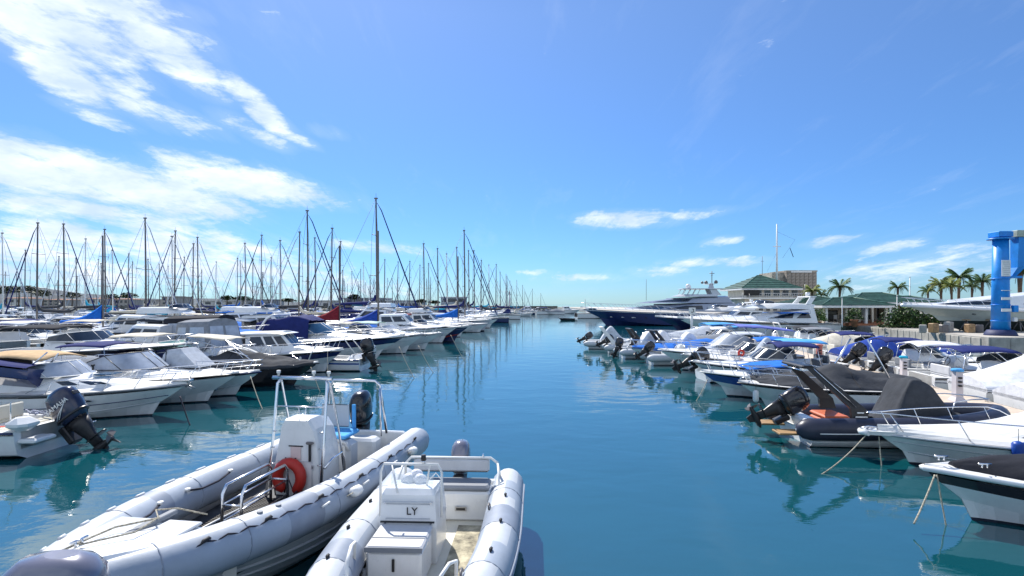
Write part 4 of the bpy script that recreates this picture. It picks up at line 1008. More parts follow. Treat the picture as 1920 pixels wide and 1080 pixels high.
for (x, y, z, r_) in ((1.42, -.34, 1.2, .1), (1.45, -.2, 1.21, .09), (1.38, -.26, 1.26, .08)):
    rows = [[(x+r_*sin(b_)*cos(a)*(1+.2*sin(3*a+b_*4)), y+r_*sin(b_)*sin(a)*(1+.2*cos(4*a)), z+r_*cos(b_)) for a in [2*pi*k/14 for k in range(15)]] for b_ in [pi*k/8 for k in range(9)]]
    bag.grid(rows, mat('white_plastic_bag', (.75,.76,.8), .35, var=.06))
bag.tube([(1.45, -.1, 1.2), (1.4, .0, 1.3), (1.35, .06, 1.2), (1.5, .02, 1.14)], .008, whitep, n=4)
o = bag.build('plastic_bag'); o.matrix_world = B.matrix_basis.copy(); tag(o, 'crumpled white plastic bag lying behind the console of the LY boat', 'bag')
seatbox(B, .42, .1, .36, (.42, 1.1, .42), white, cushg, 'stern_bench', bev=.03)
q = MB(); q.box((.665, .22, .55), (.012, .17, .06), alu); q.box((.672, .22, .55), (.006, .13, .035), black); q.build('vent_plate', B)
q = MB(); q.tube([(.1, -.72, .8), (.18, -.7, 1.05), (.22, -.6, 1.16), (.22, .62, 1.16), (.2, .72, 1.08), (.1, .76, .8)], .02, whitep, n=8)
q.tube([(.55, -.76, .78), (.3, -.7, 1.1)], .016, whitep, n=6); q.tube([(.6, .78, .78), (.3, .73, 1.1)], .016, whitep, n=6); q.build('stern_frame', B)
q = MB(); q.box((.22, .02, 1.05), (.07, 1.16, .2), cushl, bev=.03); q.build('backrest', B)
q = MB(); q.tube([(.2, .5, 1.16), (.2, .5, 1.22)], [.02,.012], steel, n=6); q.build('rod_holder', B)
outboard(B, Tm(-.02, .1, .8), .8, cwg, tilt=R(2))
q = MB()
for sg in (1,): q.tube([(3.0, .5, .7), (3.1, .52, .98), (3.3, .48, 1.05), (3.55, .42, 1.02), (3.6, .4, .74)], .018, whitep, n=7)
q.tube([(2.75, -.62, .7), (2.78, -.6, 1.0), (3.0, -.56, 1.06), (3.3, -.5, 1.04), (3.35, -.48, .74)], .018, whitep, n=7)
q.build('bow_rail', B)
q = MB(); q.box((2.75, -.2, .43), (.3, .14, .1), mat('orange_bag', (.7,.2,.1), .6), bev=.04); o = q.build('orange_bag'); o.matrix_world = B.matrix_basis.copy(); tag(o, 'small orange bag lying on the floor of the LY boat', 'bag')
q = MB(); q.box((2.2, -.59, .5), (.7, .05, .2), cushg, bev=.02); q.tube([(1.8,-.6,.66),(2.6,-.6,.66)], .014, steel, n=5); q.tube([(1.8,-.6,.56),(2.6,-.6,.56)], .014, black, n=5); q.build('side_locker', B)
NB = len(BP)
for i in (6, 10, 14, 18, NB-7, NB-11, NB-15, NB-19):
    q = MB(); t = (Vector(BP[i+1])-Vector(BP[i-1])).normalized(); up = Vector((0,0,1)); up = (up-t*up.dot(t)).normalized(); o_ = t.cross(up)
    q.tube([Vector(BP[i])+(up*cos(a)+o_*sin(a))*(BR[i]-.001) for a in [2*pi*k/24 for k in range(24)]], .007, tubed, n=4, closed=True); q.build('seam_band', B)
for rg in (range(7, 24, 3), range(NB-24, NB-7, 3)):
    for i in rg:
        p = on_tube(BP, BR, i, .1, .004); d = (Vector(BP[i+1])-Vector(BP[i-1])).normalized()*.045; q = MB(); q.tube([p-d, p-d*.4+Vector((0,0,.014)), p+d*.4+Vector((0,0,.014)), p+d], [.008,.02,.02,.008], rubber, n=5); q.build('line_patch', B)
for i in (8, 15):
    p = on_tube(BP, BR, i, -.7, .01); q = MB(); q.tube([p+Vector((-.08,0,0)), p+Vector((-.04,-.01,.04)), p+Vector((.04,-.01,.04)), p+Vector((.08,0,0))], .014, alud, n=5); q.build('tube_handle', B)
for rg in (range(4, 27), range(NB-27, NB-4)):
    q = MB(); q.tube([on_tube(BP, BR, i, 1.45, .006) for i in rg], .02, tubed, n=5); q.tube([on_tube(BP, BR, i, 1.9, .004) for i in rg], .012, tubed, n=4); q.build('rubbing_strake', B)
p = on_tube(BP, BR, NB-6, 1.5, .1); fd_ = fender(B, -.05, -1.22, .62, tubeg, .09, .5, ry=R(70), rz=R(-20))
# ---- engine cowl and stern of the boat just under the viewpoint
C = thing('tender_boat', 'boat under the viewpoint showing only its shiny grey outboard cowl', 'motorboat', (-3.12, 3.35, 0), R(-165))
Hc = Hull(3.6, 1.7, 1.08, 1.2); Hc.mesh(white).build('hull', C); Hc.deck(deckw, tc=.6, w=.2, sole=.3).build('deck', C); Hc.rubrail(cushg).build('rubrail', C)
C['label'] = 'boat at the bottom left corner showing only its shiny grey outboard cowl'
# ---------------------------------------------------------------- left hand row, near to far
GL = 'boats moored along the left side of the channel'
def base(name, label, cat, anchor, ang, H, hull_m, stern=False, stripe=None, sr=(.8,1.), tc=.5, sole=.2, w=.22, deckm=None, bottom=None, rub=None, group=None, low=None, camber=.06, nt_=16, coam=.0, bz=.05):
    o = mk(name, label, cat, anchor, 0 if stern else H.wl(), ang, group)
    H.mesh(hull_m, bottom, stripe, sr, nt_=nt_, low=low, bz=bz).build('hull', o); H.deck(deckm or deckw, tc=tc, w=w, sole=sole, camber=camber, coam=coam).build('deck', o)
    if rub: H.rubrail(rub, nt_=nt_).build('rubrail', o)
    return o
# C: white open boat, stern to the channel, engine tilted up
H = Hull(5.2, 2.1, .66, .95); xC, yC = -11.05, 12.75
o = base('motorboat', 'white open motorboat with a navy outboard engine at left edge', 'motorboat', (xC, yC), 193-12, H, white, stern=True, tc=.72, sole=.25, w=.2, rub=navy, stripe=navy, sr=(.28,.36), bottom=blackh, bz=.1)
outboard(o, Tm(-.25, -.15, .5), 1.35, cwl, tilt=R(38), text='YAMAHA', stripe=True)
q = MB(); q.box((-.16, .55, .42), (.45, .6, .1), white, bev=.03); q.box((-.16, -.7, .42), (.4, .45, .1), white, bev=.03); q.tube([(-.3,-.6,.5),(-.42,-.6,.5),(-.42,-.9,.5),(-.3,-.9,.5)], .015, steel, n=5); q.build('bathing_platform', o)
console(o, 2.3, 0, .25, .7, .85, .5)
seatbox(o, 1.3, 0, .25, (.5, 1.1, .42), white, cream, 'helm_bench', back=-1)
seatbox(o, .45, .1, .25, (.4, 1.5, .35), white, cream, 'stern_bench')
q = MB(); q.box((.7, .5, .66), (.3, .16, .06), redm, bev=.02); q.build('red_cushion', o)
q = MB(); q.tube([(.35, -.78, .7), (.35, -.78, 1.35)], .015, steel, n=5); q.tube([(.2, .8, .7), (.2, .8, 1.3), (.55, .82, 1.3), (.9,.84,.72)], .015, steel, n=5); q.build('stern_rail', o)
q = MB(); q.box((.0, .72, .8), (.5, .55, .3), white, bev=.12); q.build('stern_quarter', o)
q = MB(); q.box((.0,-.82,.74),(.4,.3,.2), white, bev=.08); q.build('stern_quarter', o)
q = MB(); rr = random.Random(5)
for k in range(5):
    P = [(.2+.5*sin(a*.9+k)+k*.12, -.55+.16*cos(a*1.3+k), .73+.04*sin(a*3)+.02*k) for a in [j*.55 for j in range(13)]]
    q.tube(P, .018, mat('blue_white_rope', (.45,.48,.6), .9, var=.5, vscale=30), n=5)
q.build('coiled_rope', o)
# D: cruiser with tan bimini
H = Hull(6.9, 2.5, .82, 1.0, rake=1.15, full=.4)
o = base('motor_cruiser', 'white cabin cruiser with tan bimini and two oval portlights', 'cabin cruiser', W(300, 779), -1, H, white, tc=.36, sole=.35, w=.25, rub=cushg, stripe=alud, sr=(.44,.5), camber=.1)
Hs = House(1.7, 6.15, 1.85, .84, 1.02, .5, rf=1.9, rr=.25, ins=.16, sf=.3, wf=.12, hb=.2, camber=.09)
Hs.mesh(white).build('cabin', o)
q = MB(); Hs.pane(q, .5, .62, .35, .75, glass); Hs.pane(q, .68, .8, .3, .65, glass); q.build('cabin_window', o)
windshield(o, 3.75, 1.75, 1.3, .42, .5, .9, m=vinyl, frame=whitep, depth=.55)
H.line(.42, navy, .014).build('hull_stripe', o); H.line(.1, lgrey, .016).build('spray_rail', o); H.line(.92, cushg, .012).build('coving_line', o)
canopy(o, 1.1, 3.0, 1.75, 1.86, c_tan, arch=.14, zb=1.78, posts=[(1.2, .95, 1.15), (2.1, 1.35, 2.9)], name='bimini')
q = MB(); q.grid([[(1.12+.02*j, c*.86, 1.84-.2*j) for c in (-1,-.5,0,.5,1)] for j in range(5)], c_black); q.build('rear_curtain', o)
q = MB(); q.box((4.3, .1, 1.3), (.55, .5, .03), glassb, bev=.01); q.build('deck_hatch', o)
q = MB(); q.box((4.62, -.5, 1.26), (.4, .34, .025), glassb, bev=.01); q.build('small_hatch', o)
H.rail(.42, .34, n_st=5, mid=False).build('bow_rail', o)
for x in (3.7, 4.42):
    t = x/6.9; q = MB(); z = .62; yy = H.skin(x, z)+.006
    for sg in (1, -1):
        P = [(x+.24*cos(a)+.0, sg*(H.skin(x+.24*cos(a), z+.06*sin(a))+.03), z+.06*sin(a)) for a in [2*pi*k/14 for k in range(14)]]
        q.tube(P, .018, lgrey, n=5, closed=True); q.add([(p[0], p[1]+sg*.006, p[2]) for p in P], [tuple(range(14)) if sg > 0 else tuple(range(13,-1,-1))], glass)
    q.build('portlight', o)
q = MB(); q.tube([(2.2, -.9, 1.15), (2.15, -.9, 1.25), (2.6, -.91, 1.25), (2.62,-.91,1.15), (2.2, -.9, 1.15)], .02, lgrey, n=5); q.build('side_vent', o)
q = MB(); q.box((6.75, 0, 1.12), (.6, .2, .05), steel, bev=.01); q.tube([(6.95, 0, 1.15), (7.05, 0, 1.05), (6.85, 0, .9)], .03, alu, n=6)
for sy in (-.1, .1): q.tube([(6.9, sy*.3, .95), (7.1, sy, .85)], .02, alu, n=5)
q.build('anchor', o)
q = MB(); q.tube([(3.9, 0, 1.42), (3.9, 0, 1.55)], .03, black, n=8); q.box((3.9, 0, 1.57), (.06, .12, .06), black, bev=.01); q.build('searchlight', o)
o = rope('taut dark mooring line from the bow of the tan bimini cruiser', (-9.9, 15.9, .75), (-9.25, 15.35, -.05), sag=.02, r=.02, m=rope_d)
# small dark tender hoisted on the stern of D
o = mk('dinghy', 'dark navy dinghy hanging above the stern of the tan bimini cruiser', 'dinghy', (-14.1, 16.0), 0, 8)
o.location.z = 1.15; o.rotation_euler = (R(10), R(-6), R(180))
H = Hull(2.8, 1.3, .38, .5, rake=.6, draft=.2); H.mesh(navy, navy, whitep, (.85, 1.)).build('hull', o); H.deck(c_navy, tc=.02, camber=.12).build('cover', o)
q = MB(); q.tube([(.2, -.3, .45), (-.1, -.2, .9)], .02, steel, n=5); q.tube([(.2, .3, .45), (-.1, .2, .9)], .02, steel, n=5); q.build('davit_strap', o)
# E: walkaround with grey screen cover
H = Hull(6.0, 2.2, .72, .95, rake=1.0)
o = base('motorboat', 'white walkaround motorboat with a grey covered windscreen hood', 'motorboat', W(452, 742), -4, H, white, tc=.55, sole=.3, rub=navy, stripe=lgrey, sr=(.86,.95))
Hs = House(2.3, 5.1, 1.35, .82, .9, .42, rf=1.5, rr=.1, ins=.1, sf=.3, wf=.3, hb=.16); Hs.mesh(white).build('cabin', o)
q = MB(); q.loft([[(2.5, -.65, 1.15), (3.9, -.55, 1.12), (3.9, .55, 1.12), (2.5, .65, 1.15)], [(2.6, -.62, 1.6), (3.35, -.5, 1.62), (3.35, .5, 1.62), (2.6, .62, 1.6)], [(2.7, -.55, 1.78), (3.15, -.44, 1.82), (3.15, .44, 1.82), (2.7, .55, 1.78)]], c_lg, smooth=False); q.build('windscreen_cover', o)
q = MB(); q.tube([(2.68, -.6, 1.2), (2.7, -.6, 1.82), (2.7, .6, 1.82), (2.68, .6, 1.2)], .02, black, n=6); q.build('cover_frame', o)
H.line(.1, lgrey, .014).build('spray_rail', o); H.rail(.45, .4, n_st=4, mid=True).build('bow_rail', o); q = MB(); cleat(q, 5.5, 0, 1.02); q.build('cleat', o)
fender(o, 4.6, -.75, .35, mat('fender_grey', (.35,.4,.45), .6), .06, .4, ry=R(85))
# behind it: cream boat with long dark windscreen
H = Hull(7.2, 2.6, .85, 1.05, rake=1.2)
o = base('motor_cruiser', 'white cruiser with sloping dark rimmed windscreen behind the tan bimini', 'cabin cruiser', (-10.6, 19.0), -3, H, white, tc=.45, sole=.35, rub=black)
Hs = House(2.6, 6.4, 1.9, .95, 1.0, .35, rf=1.8, rr=.1, ins=.14, sf=.3, wf=.15, hb=.12); Hs.mesh(white).build('cabin', o)
windshield(o, 4.4, 2.1, 1.25, .55, .7, 1.3, m=vinyl, frame=black, depth=.7); H.rail(.5, .36, n_st=4).build('bow_rail', o)
canopy(o, 1.2, 2.9, 1.85, 2.0, c_navy, arch=.1, posts=[(1.5, .9, 1.4)], name='bimini')
# F: dark covered boat with a white T-top
H = Hull(6.2, 2.3, .75, .98, rake=1.1)
o = base('motorboat', 'black hulled boat under a draped charcoal canvas cover', 'motorboat', W(562, 722), -3, H, blackh, tc=.02, sole=.3, rub=black)
cover(o, H, [(0, .3, 2), (.25, .4, 2), (.4, .75, 1.6), (.55, .55, 1.4), (.8, .2, 1.6), (1, .03, 2)], c_char, wr=.07, seed=3)
q = MB(); q.tube([(5.9, 0, 1.0), (5.5, -.1, 1.05), (5.1, -.15, 1.3)], .015, steel, n=5); q.build('bow_rail', o)
rope('pale mooring line dropping from the black hulled covered boat', (-8.3, 22.0, .9), (-7.6, 21.2, -.05), sag=.04, r=.014)
H = Hull(5.6, 2.1, .7, .92, rake=.9)
o = base('motorboat', 'white console boat with a cream T top on splayed steel legs', 'motorboat', (-11.0, 23.4), -2, H, white, tc=.7, sole=.3, rub=navy)
console(o, 2.8, 0, .3, .7, .9, .6); seatbox(o, 1.8, 0, .3, (.5, .9, .5), white, cushg)
canopy(o, 2.1, 4.0, 1.7, 2.1, c_cream, arch=.07, zb=1.95, posts=[(1.4, .8, 2.3), (4.9, .9, 3.8), (3.0, .8, 2.5)], name='t_top')
q = MB(); q.tube([(2.2, -.9, 2.1), (6.3, -.6, .75)], .028, steel, n=6); q.tube([(3.8, -.85, 2.0), (5.5, -1.1, .8)], .022, steel, n=6); q.tube([(2.2,.9,2.1),(5.4,.8,.8)], .022, steel, n=6); q.build('rigging_arm', o)
outboard(o, Tm(-.05, 0, .8), 1., cwk, tilt=R(30)); H.rail(.55, .35, n_st=3).build('bow_rail', o)
# G: navy hull hardtop cruiser
H = Hull(7.0, 2.5, .95, 1.2, rake=1.0, full=.5, pw=2.8)
o = base('motor_cruiser', 'navy hulled hardtop cruiser with white cabin and blue tinted windscreen', 'cabin cruiser', W(617, 698), -6, H, white, tc=.42, sole=.4, stripe=navy, sr=(.42,.97), rub=whitep, camber=.08)
Hs = House(2.3, 4.9, 1.9, 1.0, 1.08, .95, rf=.95, rr=-.1, ins=.16, sf=.55, wf=.6, camber=.08); Hs.mesh(white).build('wheelhouse', o)
q = MB(); Hs.pane(q, .1, .46, .35, .86, glass, slant=.03); Hs.pane(q, .5, .72, .35, .86, glass); Hs.pane(q, .76, .93, .35, .84, glass, slant=0); q.build('side_window', o)
q = MB(); Hs.front(q, 3, .3, .9, glassb); q.build('windscreen', o)
q = MB(); Hr = House(1.6, 4.3, 1.85, 1.93, 2.0, .06, rf=.3, rr=.1, ins=.05, sf=.6, wf=.7, camber=.08); Hr.mesh(white).build('hardtop', o)
Hf = House(4.5, 6.2, 1.3, 1.15, 1.2, .18, rf=.9, ins=.1, wf=.3, hb=.08); Hf.mesh(white).build('coachroof', o)
H.rail(.42, .42, n_st=5, mid=False).build('bow_rail', o)
for sg in (1, -1):
    q = MB(); P = [(4.55+.16*c, sg*(H.skin(4.55+.16*c, .72+.07*s_)+.03), .72+.07*s_) for c, s_ in ((-1,-.6),(-.7,-1),(.7,-1),(1,-.6),(1,.6),(.7,1),(-.7,1),(-1,.6))]
    q.tube(P, .02, whitep, n=5, closed=True); q.build('portlight', o)
q = MB(); q.tube([(2.0, -.8, .9), (1.9, -.8, 1.9)], .02, steel, n=5); q.tube([(2.0, .8, .9), (1.9, .8, 1.9)], .02, steel, n=5); q.build('hardtop_post', o)
fender(o, 5.2, -.95, .75, whitep, .06, .3)
rope('thin pale mooring line from the bow of the navy hardtop cruiser', (-9.2, 26.6, 1.2), (-8.7, 25.2, -.05), sag=.03, r=.014)
q = MB(); q.tube([(-10.2, 25.7, -.3), (-9.65, 25.6, 1.1), (-9.35, 25.5, 1.55)], .025, whitep, n=6); tag(q.build('mooring_pole'), 'slanting white pole in the water before the navy hardtop cruiser', 'pole')
# H: small white/blue stern-to boat with outboards
H = Hull(5.0, 2.0, .62, .9); 
o = base('motorboat', 'small white stern to boat with a thin blue stripe and two engines', 'motorboat', W(684, 693), 176, H, white, stern=True, tc=.6, sole=.3, stripe=blueh, sr=(.5,.66), rub=blueh)
outboard(o, Tm(-.05, .35, .85), 1.25, cwk, tilt=R(18)); outboard(o, Tm(-.05, -.5, .75), .8, cww, tilt=R(10))
q = MB(); q.box((.4, 0, .6), (.7, 1.7, .45), white, bev=.2); q.build('stern_cushion', o)
q = MB(); q.tube([(.3, -.6, .9), (1.0, -.5, 1.75), (1.7, -.3, 1.8)], .03, whitep, n=6); q.tube([(.3, .6, .9), (1.0, .5, 1.75), (1.7, .3, 1.8)], .03, whitep, n=6); q.tube([(1.0,.5,1.75),(1.0,-.5,1.75)], .03, whitep, n=6); q.build('radar_arch', o)
# I: large cruiser with navy canopy
H = Hull(10., 3.1, 1.2, 1.5, rake=1.9, full=.42)
o = base('motor_cruiser', 'long white cruiser with navy bow stripe and a dark navy cockpit canopy', 'motor yacht', W(718, 674), -5, H, white, tc=.4, sole=.5, stripe=navy, sr=(.55,.86), rub=whitep, camber=.14)
Hs = House(3.3, 9.0, 2.3, 1.25, 1.45, .45, rf=2.8, rr=.1, ins=.2, sf=.25, wf=.12, hb=.2, camber=.12); Hs.mesh(white).build('cabin', o)
windshield(o, 5.6, 2.5, 1.65, .65, 1.0, 1.3, m=glassb, frame=whitep, depth=.9)
q = MB(); rows = []
for i in range(9):
    f = i/8; x = lerp(.9, 4.3, f); zt = lerp(2.3, 2.75, f) if f < .8 else lerp(2.66, 2.35, (f-.8)/.2)
    rows.append([(x, c*1.25*(1 if abs(c) < .97 else 1.04), (zt-.0+.14*(1-c*c)+.04*sin(i*2.1+c*3)) if abs(c) < .97 else 1.35) for c in (-1,-.96,-.6,-.2,.2,.6,.96,1)])
q.grid(drape(rows, 26, 24, .05, 1.6), c_navy); q.build('canopy', o)
q = MB(); q.tube([(.7, -1.3, 1.3), (1.6, -1.25, 2.6), (1.9, -1.1, 2.8), (1.9, 1.1, 2.8), (1.6, 1.25, 2.6), (.7, 1.3, 1.3)], .07, white, n=8); q.build('radar_arch', o)
H.rail(.42, .5, n_st=6, mid=False).build('bow_rail', o)
q = MB(); q.box((9.9, 0, 1.5), (.7, .25, .06), steel, bev=.01); q.build('anchor_roller', o)
# J, K, L, M, N
def simple_cruiser(label, anchor, ang, L, B_, f0, f1, hm=None, stripe=None, sr=(.8,1.), cab=True, can=None, top=None, rail=True, glassm=None, stern=False, engine=None, group=None, name='motor_cruiser', cat='cabin cruiser', arch_=False, tcs=.42, canz=None, rub=None, cov=None, cabh=.45, hardtop=False, fl=False, deckm=None):
    H = Hull(L, B_, f0, f1, rake=.16*L)
    o = base(name, label, cat, anchor, ang, H, hm or white, stern=stern, tc=tcs if not cov else .02, sole=.35, stripe=stripe, sr=sr, rub=rub or cushg, group=group, nt_=12, deckm=deckm)
    if rail: H.line((.12, .3, .55, .7)[int(L*10+anchor[1]) % 4], (lgrey, navy, cushg, blueh)[int(L*7+anchor[1]*3) % 4], .016).build('hull_stripe', o)
    if cov: cover(o, H, cov[0], cov[1], wr=cov[2] if len(cov) > 2 else .04, nt_=14, seed=int(L*7+anchor[0])); 
    elif cab:
        Hs = House(L*.36, L*.88, B_*.74, lerp(f0, f1, .2), lerp(f0, f1, .8), cabh, rf=L*.26, rr=.1, ins=.14, sf=.3, wf=.15, hb=cabh*.4, camber=.08); Hs.mesh(white, n=8).build('cabin', o)
        q = MB(); Hs.pane(q, .3, .46, .35, .8, glass, n=3); Hs.pane(q, .5, .64, .3, .72, glass, n=3); q.build('cabin_window', o)
        if hardtop:
            H2 = House(L*.3, L*.62, B_*.7, lerp(f0, f1, .3), lerp(f0, f1, .5), 1.15, rf=L*.12, rr=-.1, ins=.14, sf=.5, wf=.6, camber=.08); H2.mesh(white, n=8).build('wheelhouse', o)
            q = MB(); H2.pane(q, .08, .46, .45, .86, glass, n=3); H2.pane(q, .52, .9, .45, .86, glass, n=3); H2.front(q, 3, .45, .9, glass); q.build('wheelhouse_window', o)
            if fl:
                H3 = House(L*.24, L*.5, B_*.68, f1+1.12, f1+1.14, .35, rf=.5, rr=.1, ins=.05, sf=.5, wf=.5); H3.mesh(white, n=8).build('flybridge', o)
                windshield(o, L*.48, B_*.55, f1+1.45, .25, .2, .3, m=glass, depth=.2)
        else: windshield(o, L*.58, B_*.78, lerp(f0, f1, .4)+cabh*.8, .42, .5, L*.14, m=glassm or glass, frame=whitep, depth=.5, n=8)
    else:
        console(o, L*.45, 0, .35, .7, .9, .55); seatbox(o, L*.3, 0, .35, (.5, .9, .5), white, cushg)
    if can: canopy(o, L*.13, L*.42, f0+1.15 if canz is None else canz, B_*.74, can, arch=.12, posts=[(L*.12, f0, L*.15), (L*.4, f0+.3, L*.3)], name='bimini')
    if arch_: arch(o, L*.2, B_*.85, f0, 1.2, whitep, r=.05, lean=-.5, name='radar_arch')
    if rail:
        H.rail(.48, .4, n_st=4, r=.016).build('bow_rail', o)
        for t in (.3, .55, .72):
            for sg in (1, -1):
                if (t*10+L*3+sg+B_*7) % 2 < 1.2: fender(o, H.xx(t, 1), sg*(H.hb(t)+.07), H.zs(t)*.5, (whitep, navy, whitep)[int(L*10+t*10) % 3], .075, .36)
        q = MB(); cleat(q, L*.93, 0, f1+.08, 1.3); q.tube([(L*.97, 0, f1+.06), (L*1.03, 0, f1-.02), (L*1.01, 0, f1-.2)], .03, steel, n=5); q.build('anchor', o)
        if not cov:
            q = MB(); q.box((L*.68, 0, lerp(f0, f1, .7)+cabh*.75+.02), (.42, .42, .03), glass, bev=.01); q.build('deck_hatch', o)
            seatbox(o, L*.14, 0, .35, (.5, B_*.6, .35), white, (cushg, cushl, cream)[int(L*13) % 3], back=-1)
    if engine: outboard(o, Tm(-.05, 0, f0+.05), engine[0], engine[1], tilt=R(engine[2]))
    return o
simple_cruiser('white cruiser bow just beyond the navy striped yacht', W(768, 663), -6, 8.5, 2.8, 1.1, 1.4, can=c_cream, group=None)
simple_cruiser('white cruiser with mint green spray canopy and a grey windscreen', W(803, 656), -6, 8, 2.7, 1., 1.3, can=c_mint, glassm=vinyl)
simple_cruiser('white hardtop cruiser with long dark side windows beside the channel', W(836, 643), -8, 10, 3.1, 1.25, 1.6, hardtop=True)
simple_cruiser('black bowed boat with its anchor davit raised at the channel edge', W(858, 641), -6, 9, 2.9, 1.2, 1.5, hm=navy, can=None, stripe=redh, sr=(.0,.2))
simple_cruiser('pale grey cruiser with low windows next to the last white hull', W(868, 632), -8, 9, 3.0, 1.2, 1.5, hardtop=True, fl=True)
simple_cruiser('cream decked cruiser tucked behind the black bowed boat', W(838, 627), -8, 9, 3.0, 1.2, 1.5, hm=cream, can=c_red)
for k_, (px_, py_, z_, lab) in enumerate(((475,706,.92,'thin mooring line from the bow of the walkaround with grey screen hood'),(752,650,1.4,'mooring line from the bow of the navy striped white yacht'),(788,648,1.3,'mooring line from the white bow just beyond the navy striped yacht'),(848,628,1.5,'mooring line from the white hardtop cruiser beside the channel'))):
    x_, y_ = W(px_, py_, z_); rope(lab, (x_-.1, y_, z_), (x_+.9, y_-1.2, -.04), sag=.06, r=.016)
# second line of boats seen over the first
G2 = None
simple_cruiser('cream boat with beige bimini and mint windscreen in the left crowd', (-13.2, 25.5), -4, 7.5, 2.6, .9, 1.15, hm=cream, can=c_cream, glassm=mat('mint_glass', (.3,.5,.45), .15), canz=2.35)
def enclosure(px, y, x_, L, label, m, h=1.5, ang=-2, hm=None):
    H = Hull(L, 2.7, .95, 1.2); o = base('motor_cruiser', label, 'cabin cruiser', (x_, y), ang, H, hm or white, tc=.45, sole=.4, rub=cushg)
    q = MB(); rows = []
    Hs = House(.4, L*.5, 2.3, .95, 1.05, h, rf=.5, rr=.1, ins=.22, sf=.5, wf=.75, camber=.15); Hs.mesh(m, n=8).build('canvas_enclosure', o)
    q = MB(); Hs.pane(q, .06, .42, .22, .84, vinyl, n=4, off=.012, slant=.04); Hs.pane(q, .5, .93, .22, .84, vinyl, n=4, off=.012, slant=.03); Hs.front(q, 2, .22, .86, vinyl, gap=.08); 
    for s2 in (0,): 
        x0 = .4
        q.add([(x0+.12, -.8, 1.3), (x0+.12, .8, 1.3), (x0+.2, .7, 2.2), (x0+.2, -.7, 2.2)], [(0,3,2,1)], vinyl)
    q.build('vinyl_window', o)
    Hc_ = House(L*.42, L*.88, 2., 1., 1.15, .4, rf=1.6, ins=.15, sf=.3, wf=.15, hb=.15); Hc_.mesh(white, n=8).build('cabin', o); H.rail(.5, .4, n_st=4).build('bow_rail', o)
    return o
enclosure(0, 24.5, -11.6, 7.5, 'cruiser with light grey canvas enclosure and clear vinyl windows', c_grey, 1.6, -35)
enclosure(0, 30., -12.8, 8.5, 'cruiser with a black canvas enclosure beside the grey enclosed one', c_black, 1.7, -10)
simple_cruiser('boat with bright blue boom canopy behind the cream T top', (-10.6, 28.6), -5, 7., 2.6, 1., 1.2, can=c_blue, canz=2.2)
simple_cruiser('dark navy motor yacht hull with white rail at the left edge', (-15.8, 24.5), -3, 9.5, 3.2, 1.35, 1.7, hm=navy, hardtop=False, can=c_black, glassm=glass)
simple_cruiser('long low boat under a pale grey awning at far left', (-17.2, 19.6), -3, 8.5, 2.8, .95, 1.2, cov=([(0,.5,2),(.3,.75,1.6),(.6,.5,1.5),(1,.05,2)], c_white, .05))
simple_cruiser('sport boat under a mid grey cover left of the tan bimini cruiser', (-15.2, 20.8), -3, 7, 2.6, .9, 1.1, cov=([(0,.4,2),(.35,.85,1.5),(.6,.5,1.5),(1,.03,2)], c_grey, .06))
simple_cruiser('navy flybridge yacht with a grey hood behind the grey enclosure', (-16, 32.5), -4, 10, 3.3, 1.4, 1.8, hm=white, hardtop=True, fl=True, can=c_char, canz=3.3)
simple_cruiser('grey hooded flybridge cruiser standing above the navy hardtop', (-12.6, 36.5), -5, 9.5, 3.2, 1.4, 1.8, hardtop=True, fl=True, can=c_lg, canz=4.2)
# ---------------------------------------------------------------- right hand side: pontoon and boats
D0 = Vector((12.75, 12.0)); dd = Vector((.205, .979)); dn = Vector((.979, -.205)); pz = .5
pa = atan2(dd.y, dd.x)
mb = MB(); 
def pon(s_, l, z): p = D0+dd*s_+dn*l; return (p.x, p.y, z)
mb.add([pon(-8, -.95, pz), pon(-8, .95, pz), pon(46, .95, pz), pon(46, -.95, pz), pon(-8, -.95, .1), pon(-8, .95, .1), pon(46, .95, .1), pon(46, -.95, .1)], [(0,1,2,3),(7,6,5,4),(0,4,5,1),(1,5,6,2),(2,6,7,3),(3,7,4,0)], pont)
pn = mb.build('pontoon', kind='structure')
mb = MB()
for sg in (-1, 1): mb.add([pon(-8, sg*.95, pz+.004), pon(46, sg*.95, pz+.004), pon(46, sg*1.03, pz+.004), pon(-8, sg*1.03, pz+.004), pon(-8, sg*1.03, pz-.12), pon(46, sg*1.03, pz-.12)], [(0,1,2,3),(3,2,5,4)], mat('pontoon_fender', (.2,.19,.18), .8))
mb.build('edge_fender', pn)
plank = None
for i in range(60):
    s_ = -8+i*.6+.3; p = pon(s_, 0, pz+.012)
    if plank is None: q = MB(); q.box((0, 0, 0), (.585, 1.86, .02), pont, bev=.004); plank = q.build('deck_panel', pn); c = plank
    else: c = plank.copy(); sc.collection.objects.link(c)
    c.location = p; c.rotation_euler = (0, 0, pa)
for k, s_ in enumerate((1.5, 4.2, 7., 10, 13, 17)):
    for sg in (-1, 1):
        q = MB(); p = pon(s_+sg*.3, sg*.8, pz+.02); cleat(q, 0, 0, 0, 1.6); c = q.build('mooring_cleat', pn); c.location = p; c.rotation_euler = (0, 0, pa)
